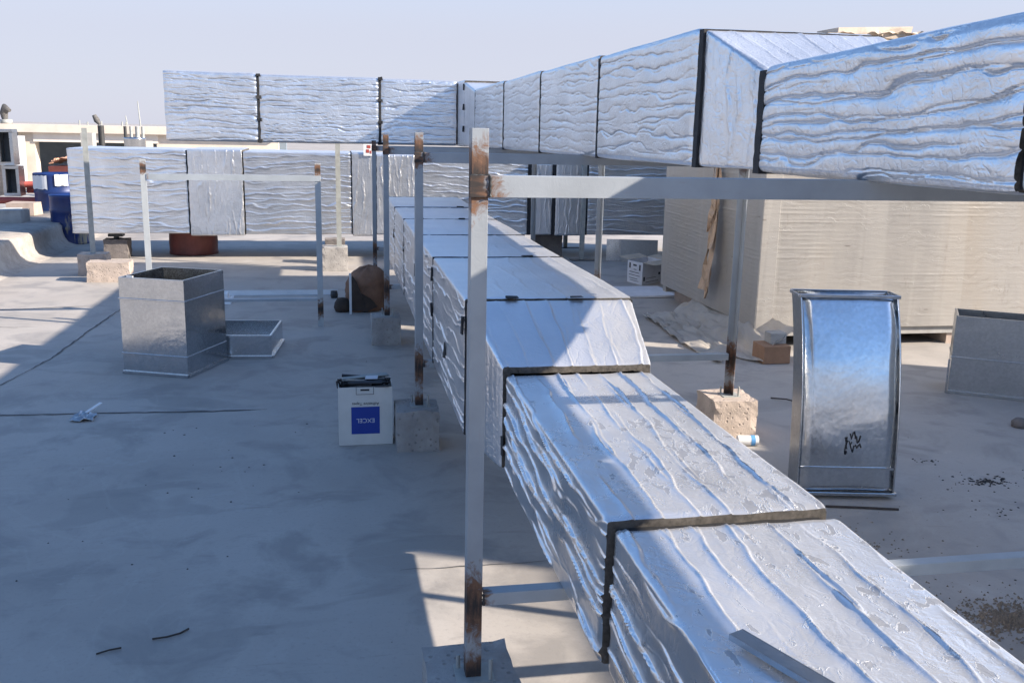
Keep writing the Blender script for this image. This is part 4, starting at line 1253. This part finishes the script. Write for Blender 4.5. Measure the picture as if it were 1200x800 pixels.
# low roof shelter in the distance
sh = thing('roof_shelter', 'low cream rendered shelter with a deep roof slab beyond the roof edge', 'building', (-6.5, 30, 0))
mb = MB(); mb.box(-16, -1.5, 29.6, 33, 1.44, 1.66); mb.build('roof_slab', 'cream', sh)
mb = MB(); mb.box(-8.38, -5.0, 29.75, 29.95, 1.18, 1.438); mb.build('fascia', 'cream2', sh)
mb = MB(); mb.box(-16, -1.5, 32.6, 32.9, 0, 1.438); mb.build('back_wall', 'bluegrey', sh)  # shade of the covered interior is put into this blue-grey colour
for x0, x1 in ((-8.78, -8.36), (-9.9, -9.1), (-5.05, -1.6)):
    mb = MB(); mb.box(x0, x1, 29.8, 30.2, 0, 1.438); mb.build('pier', 'cream', sh)
mb = MB(); mb.box(-5.62, -5.15, 29.74, 29.796, 0.9, 1.30); mb.build('window_panel', 'cream2', sh)
mb = MB(); Mx = Matrix.Translation((-8.98, 29.5, 0)) @ Matrix.Rotation(R(-4), 4, 'X'); mb.box(0, .42, 0, .03, 0, 1.34, M4=Mx)
o = mb.build('leaning_sheet', 'white', None, (-8.9, 29.5, 0)); tag(o, 'tall white panel leaning on the cream shelter', 'panel')
for x, h, lb in ((-7.22, .14, 'short bar stub on the shelter roof, alone above the thin post at the duct end'), (-7.0, .10, 'lowest short bar stub on the shelter roof, next to the lone stub'),
                 (-6.70, .13, 'bar stub of the close pair on the shelter roof before the flue cowl, far one'), (-6.62, .13, 'bar stub of the close pair on the shelter roof right beside the flue cowl'),
                 (-6.05, .12, 'bar stub on the shelter roof between the flue cowl and the short rod'), (-5.95, .11, 'bar stub on the shelter roof touching the short rod')):
    mb = MB(); mb.tube([(x, 30.2, 1.66), (x + .005, 30.2, 1.66 + h)], .022, 6); o = mb.build('rebar_stub', 'thin', None, (x, 30.2, 1.66)); tag(o, lb, 'rebar', 'reinforcing bar stubs on the shelter roof')
for x, h, lb in ((-5.56, .72, 'tall thin mast on the shelter roof'), (-5.92, .30, 'short thin rod beside the tall mast on the shelter roof')):
    mb = MB(); mb.tube([(x, 30.3, 1.66), (x - .04, 30.3, 1.66 + h)], [.022, .014], 6); o = mb.build('mast', 'thin', None, (x, 30.3, 1.66)); tag(o, lb, 'mast')
fl = thing('flue_pipe', 'black flue pipe with a tilted cowl standing before the shelter', 'flue', (-5.9, 26, 0))
mb = MB(); mb.tube([(-5.72, 26, 0), (-5.72, 26, 1.68)], .075, 14); mb.build('pipe', 'pipe_black', fl)
mb = MB(); mb.tube([(-5.74, 26, 1.70), (-5.80, 26, 1.80), (-5.86, 26, 1.93)], [.03, .075, .05], 10); mb.build('cowl', 'filler', fl)
tk = thing('vent_tank', 'round galvanised vent housing with short posts behind the low far duct', 'vent', (-4.6, 24, 0))
mb = MB(); mb.lathe([(0, 0), (.24, 0), (.24, 1.38), (.25, 1.39), (.25, 1.42), (0, 1.44)], 24, (-4.55, 24)); mb.build('housing', 'galv', tk)
for k, x in enumerate((-4.75, -4.62, -4.48, -4.36)):
    mb = MB(); mb.tube([(x, 24, 1.42), (x, 24, 1.68)], .035 if k != 2 else .05, 8); mb.build('stub_post', 'thin' if k else 'pipe_black', tk)
mb = MB(); mb.box(-6.05, -5.78, 25.3, 25.7, 0, 1.50); o = mb.build('vent_box', 'greybox', None, (-5.9, 25.5, 0)); tag(o, 'small grey vent box next to the black flue pipe', 'vent')
cw = thing('roof_cowl', 'grey hooded ventilator on the end of the cream shelter roof', 'ventilator', (-9.2, 30, 1.66))
mb = MB(); mb.lathe([(0, 1.66), (.16, 1.66), (.16, 1.78), (0, 1.78)], 14, (-9.15, 30.1)); mb.build('base', 'thin', cw)
mb = MB(); mb.tube([(-9.18, 30.1, 1.78), (-9.2, 30.1, 1.95), (-9.13, 30.05, 2.1), (-9.0, 30.0, 2.02)], [.08, .11, .12, .05], 10); mb.build('hood', 'filler', cw)

# small sign on the low duct
mb = MB(); mb.box(.40, .54, 13.255, 13.262, 1.40, 1.56)
sg = thing('duct_notice', 'small white notice with red marks on the low far duct collar', 'sign', (.47, 13.25, 1.4))
mb.build('board', 'white', sg)
mb = MB(); mb.box(.445, .495, 13.252, 13.2545, 1.50, 1.54, M4=None); mb.box(.435, .475, 13.252, 13.2545, 1.44, 1.485); mb.box(.485, .505, 13.252, 13.2545, 1.43, 1.47); mb.build('red_marks', 'redpipe', sg)

# ================================================================== SMALL DEBRIS
def crumbs(name, cx, cy, rx, ry, n, r0, r1, mat, label, flat=.5, cat='debris'):
    mb = MB()
    for k in range(n):
        a_ = random.uniform(0, 2 * math.pi); q = abs(random.gauss(0, .5))
        x, y = cx + rx * q * math.cos(a_), cy + ry * q * math.sin(a_)
        r = random.uniform(r0, r1) * (1.2 - .5 * min(1, q))
        vs = [(x + r * random.uniform(.6, 1.3) * math.cos(i * 1.257), y + r * random.uniform(.6, 1.3) * math.sin(i * 1.257), .001) for i in range(5)]
        top = (x + random.uniform(-.3, .3) * r, y, .002 + r * flat * random.uniform(.6, 1.4))
        mb.add(vs + [top], [(i, (i + 1) % 5, 5) for i in range(5)])
    o = mb.build(name, mat, None, (cx, cy, 0))
    return tag(o, label, cat, kind='stuff')
crumbs('dark_crumbs', 3.40, 4.28, .26, .15, 120, .002, .013, 'debris', 'scatter of black crumbs on the floor right of the bend', .35)
crumbs('dark_crumbs', 3.25, 4.62, .16, .08, 18, .003, .010, 'debris', 'thin line of black crumbs behind the larger scatter', .35)
crumbs('soil_heap', 2.52, 2.92, .40, .24, 1500, .0015, .009, 'soil', 'low heap of brown soil and mortar crumbs under the front rail', .9)
crumbs('soil_crumbs', 2.35, 3.6, .5, .7, 90, .002, .007, 'soil', 'loose brown crumbs between the lower duct and the bend', .5)
crumbs('floor_grit', 3.2, 3.9, 1.4, 1.6, 55, .002, .007, 'debris', 'fine dark grit over the floor on the bend side', .4)
crumbs('floor_grit', -.6, 5.0, 2.2, 4.0, 45, .002, .007, 'debris', 'fine dark grit over the open floor on the carton side', .4)
mb = MB(); vs = []
mb.lathe([(0, .001), (.05, .001), (.055, .03), (.03, .055), (0, .06)], 9, (4.27, 5.15)); o = mb.build('stone', 'block_dark', None, (4.27, 5.15, 0)); tag(o, 'single dark stone on the floor in front of the dull open duct', 'stone')
print('objects', len(bpy.data.objects), 'tris', sum(len(q.data.polygons) * 2 for q in bpy.data.objects if q.type == 'MESH'))
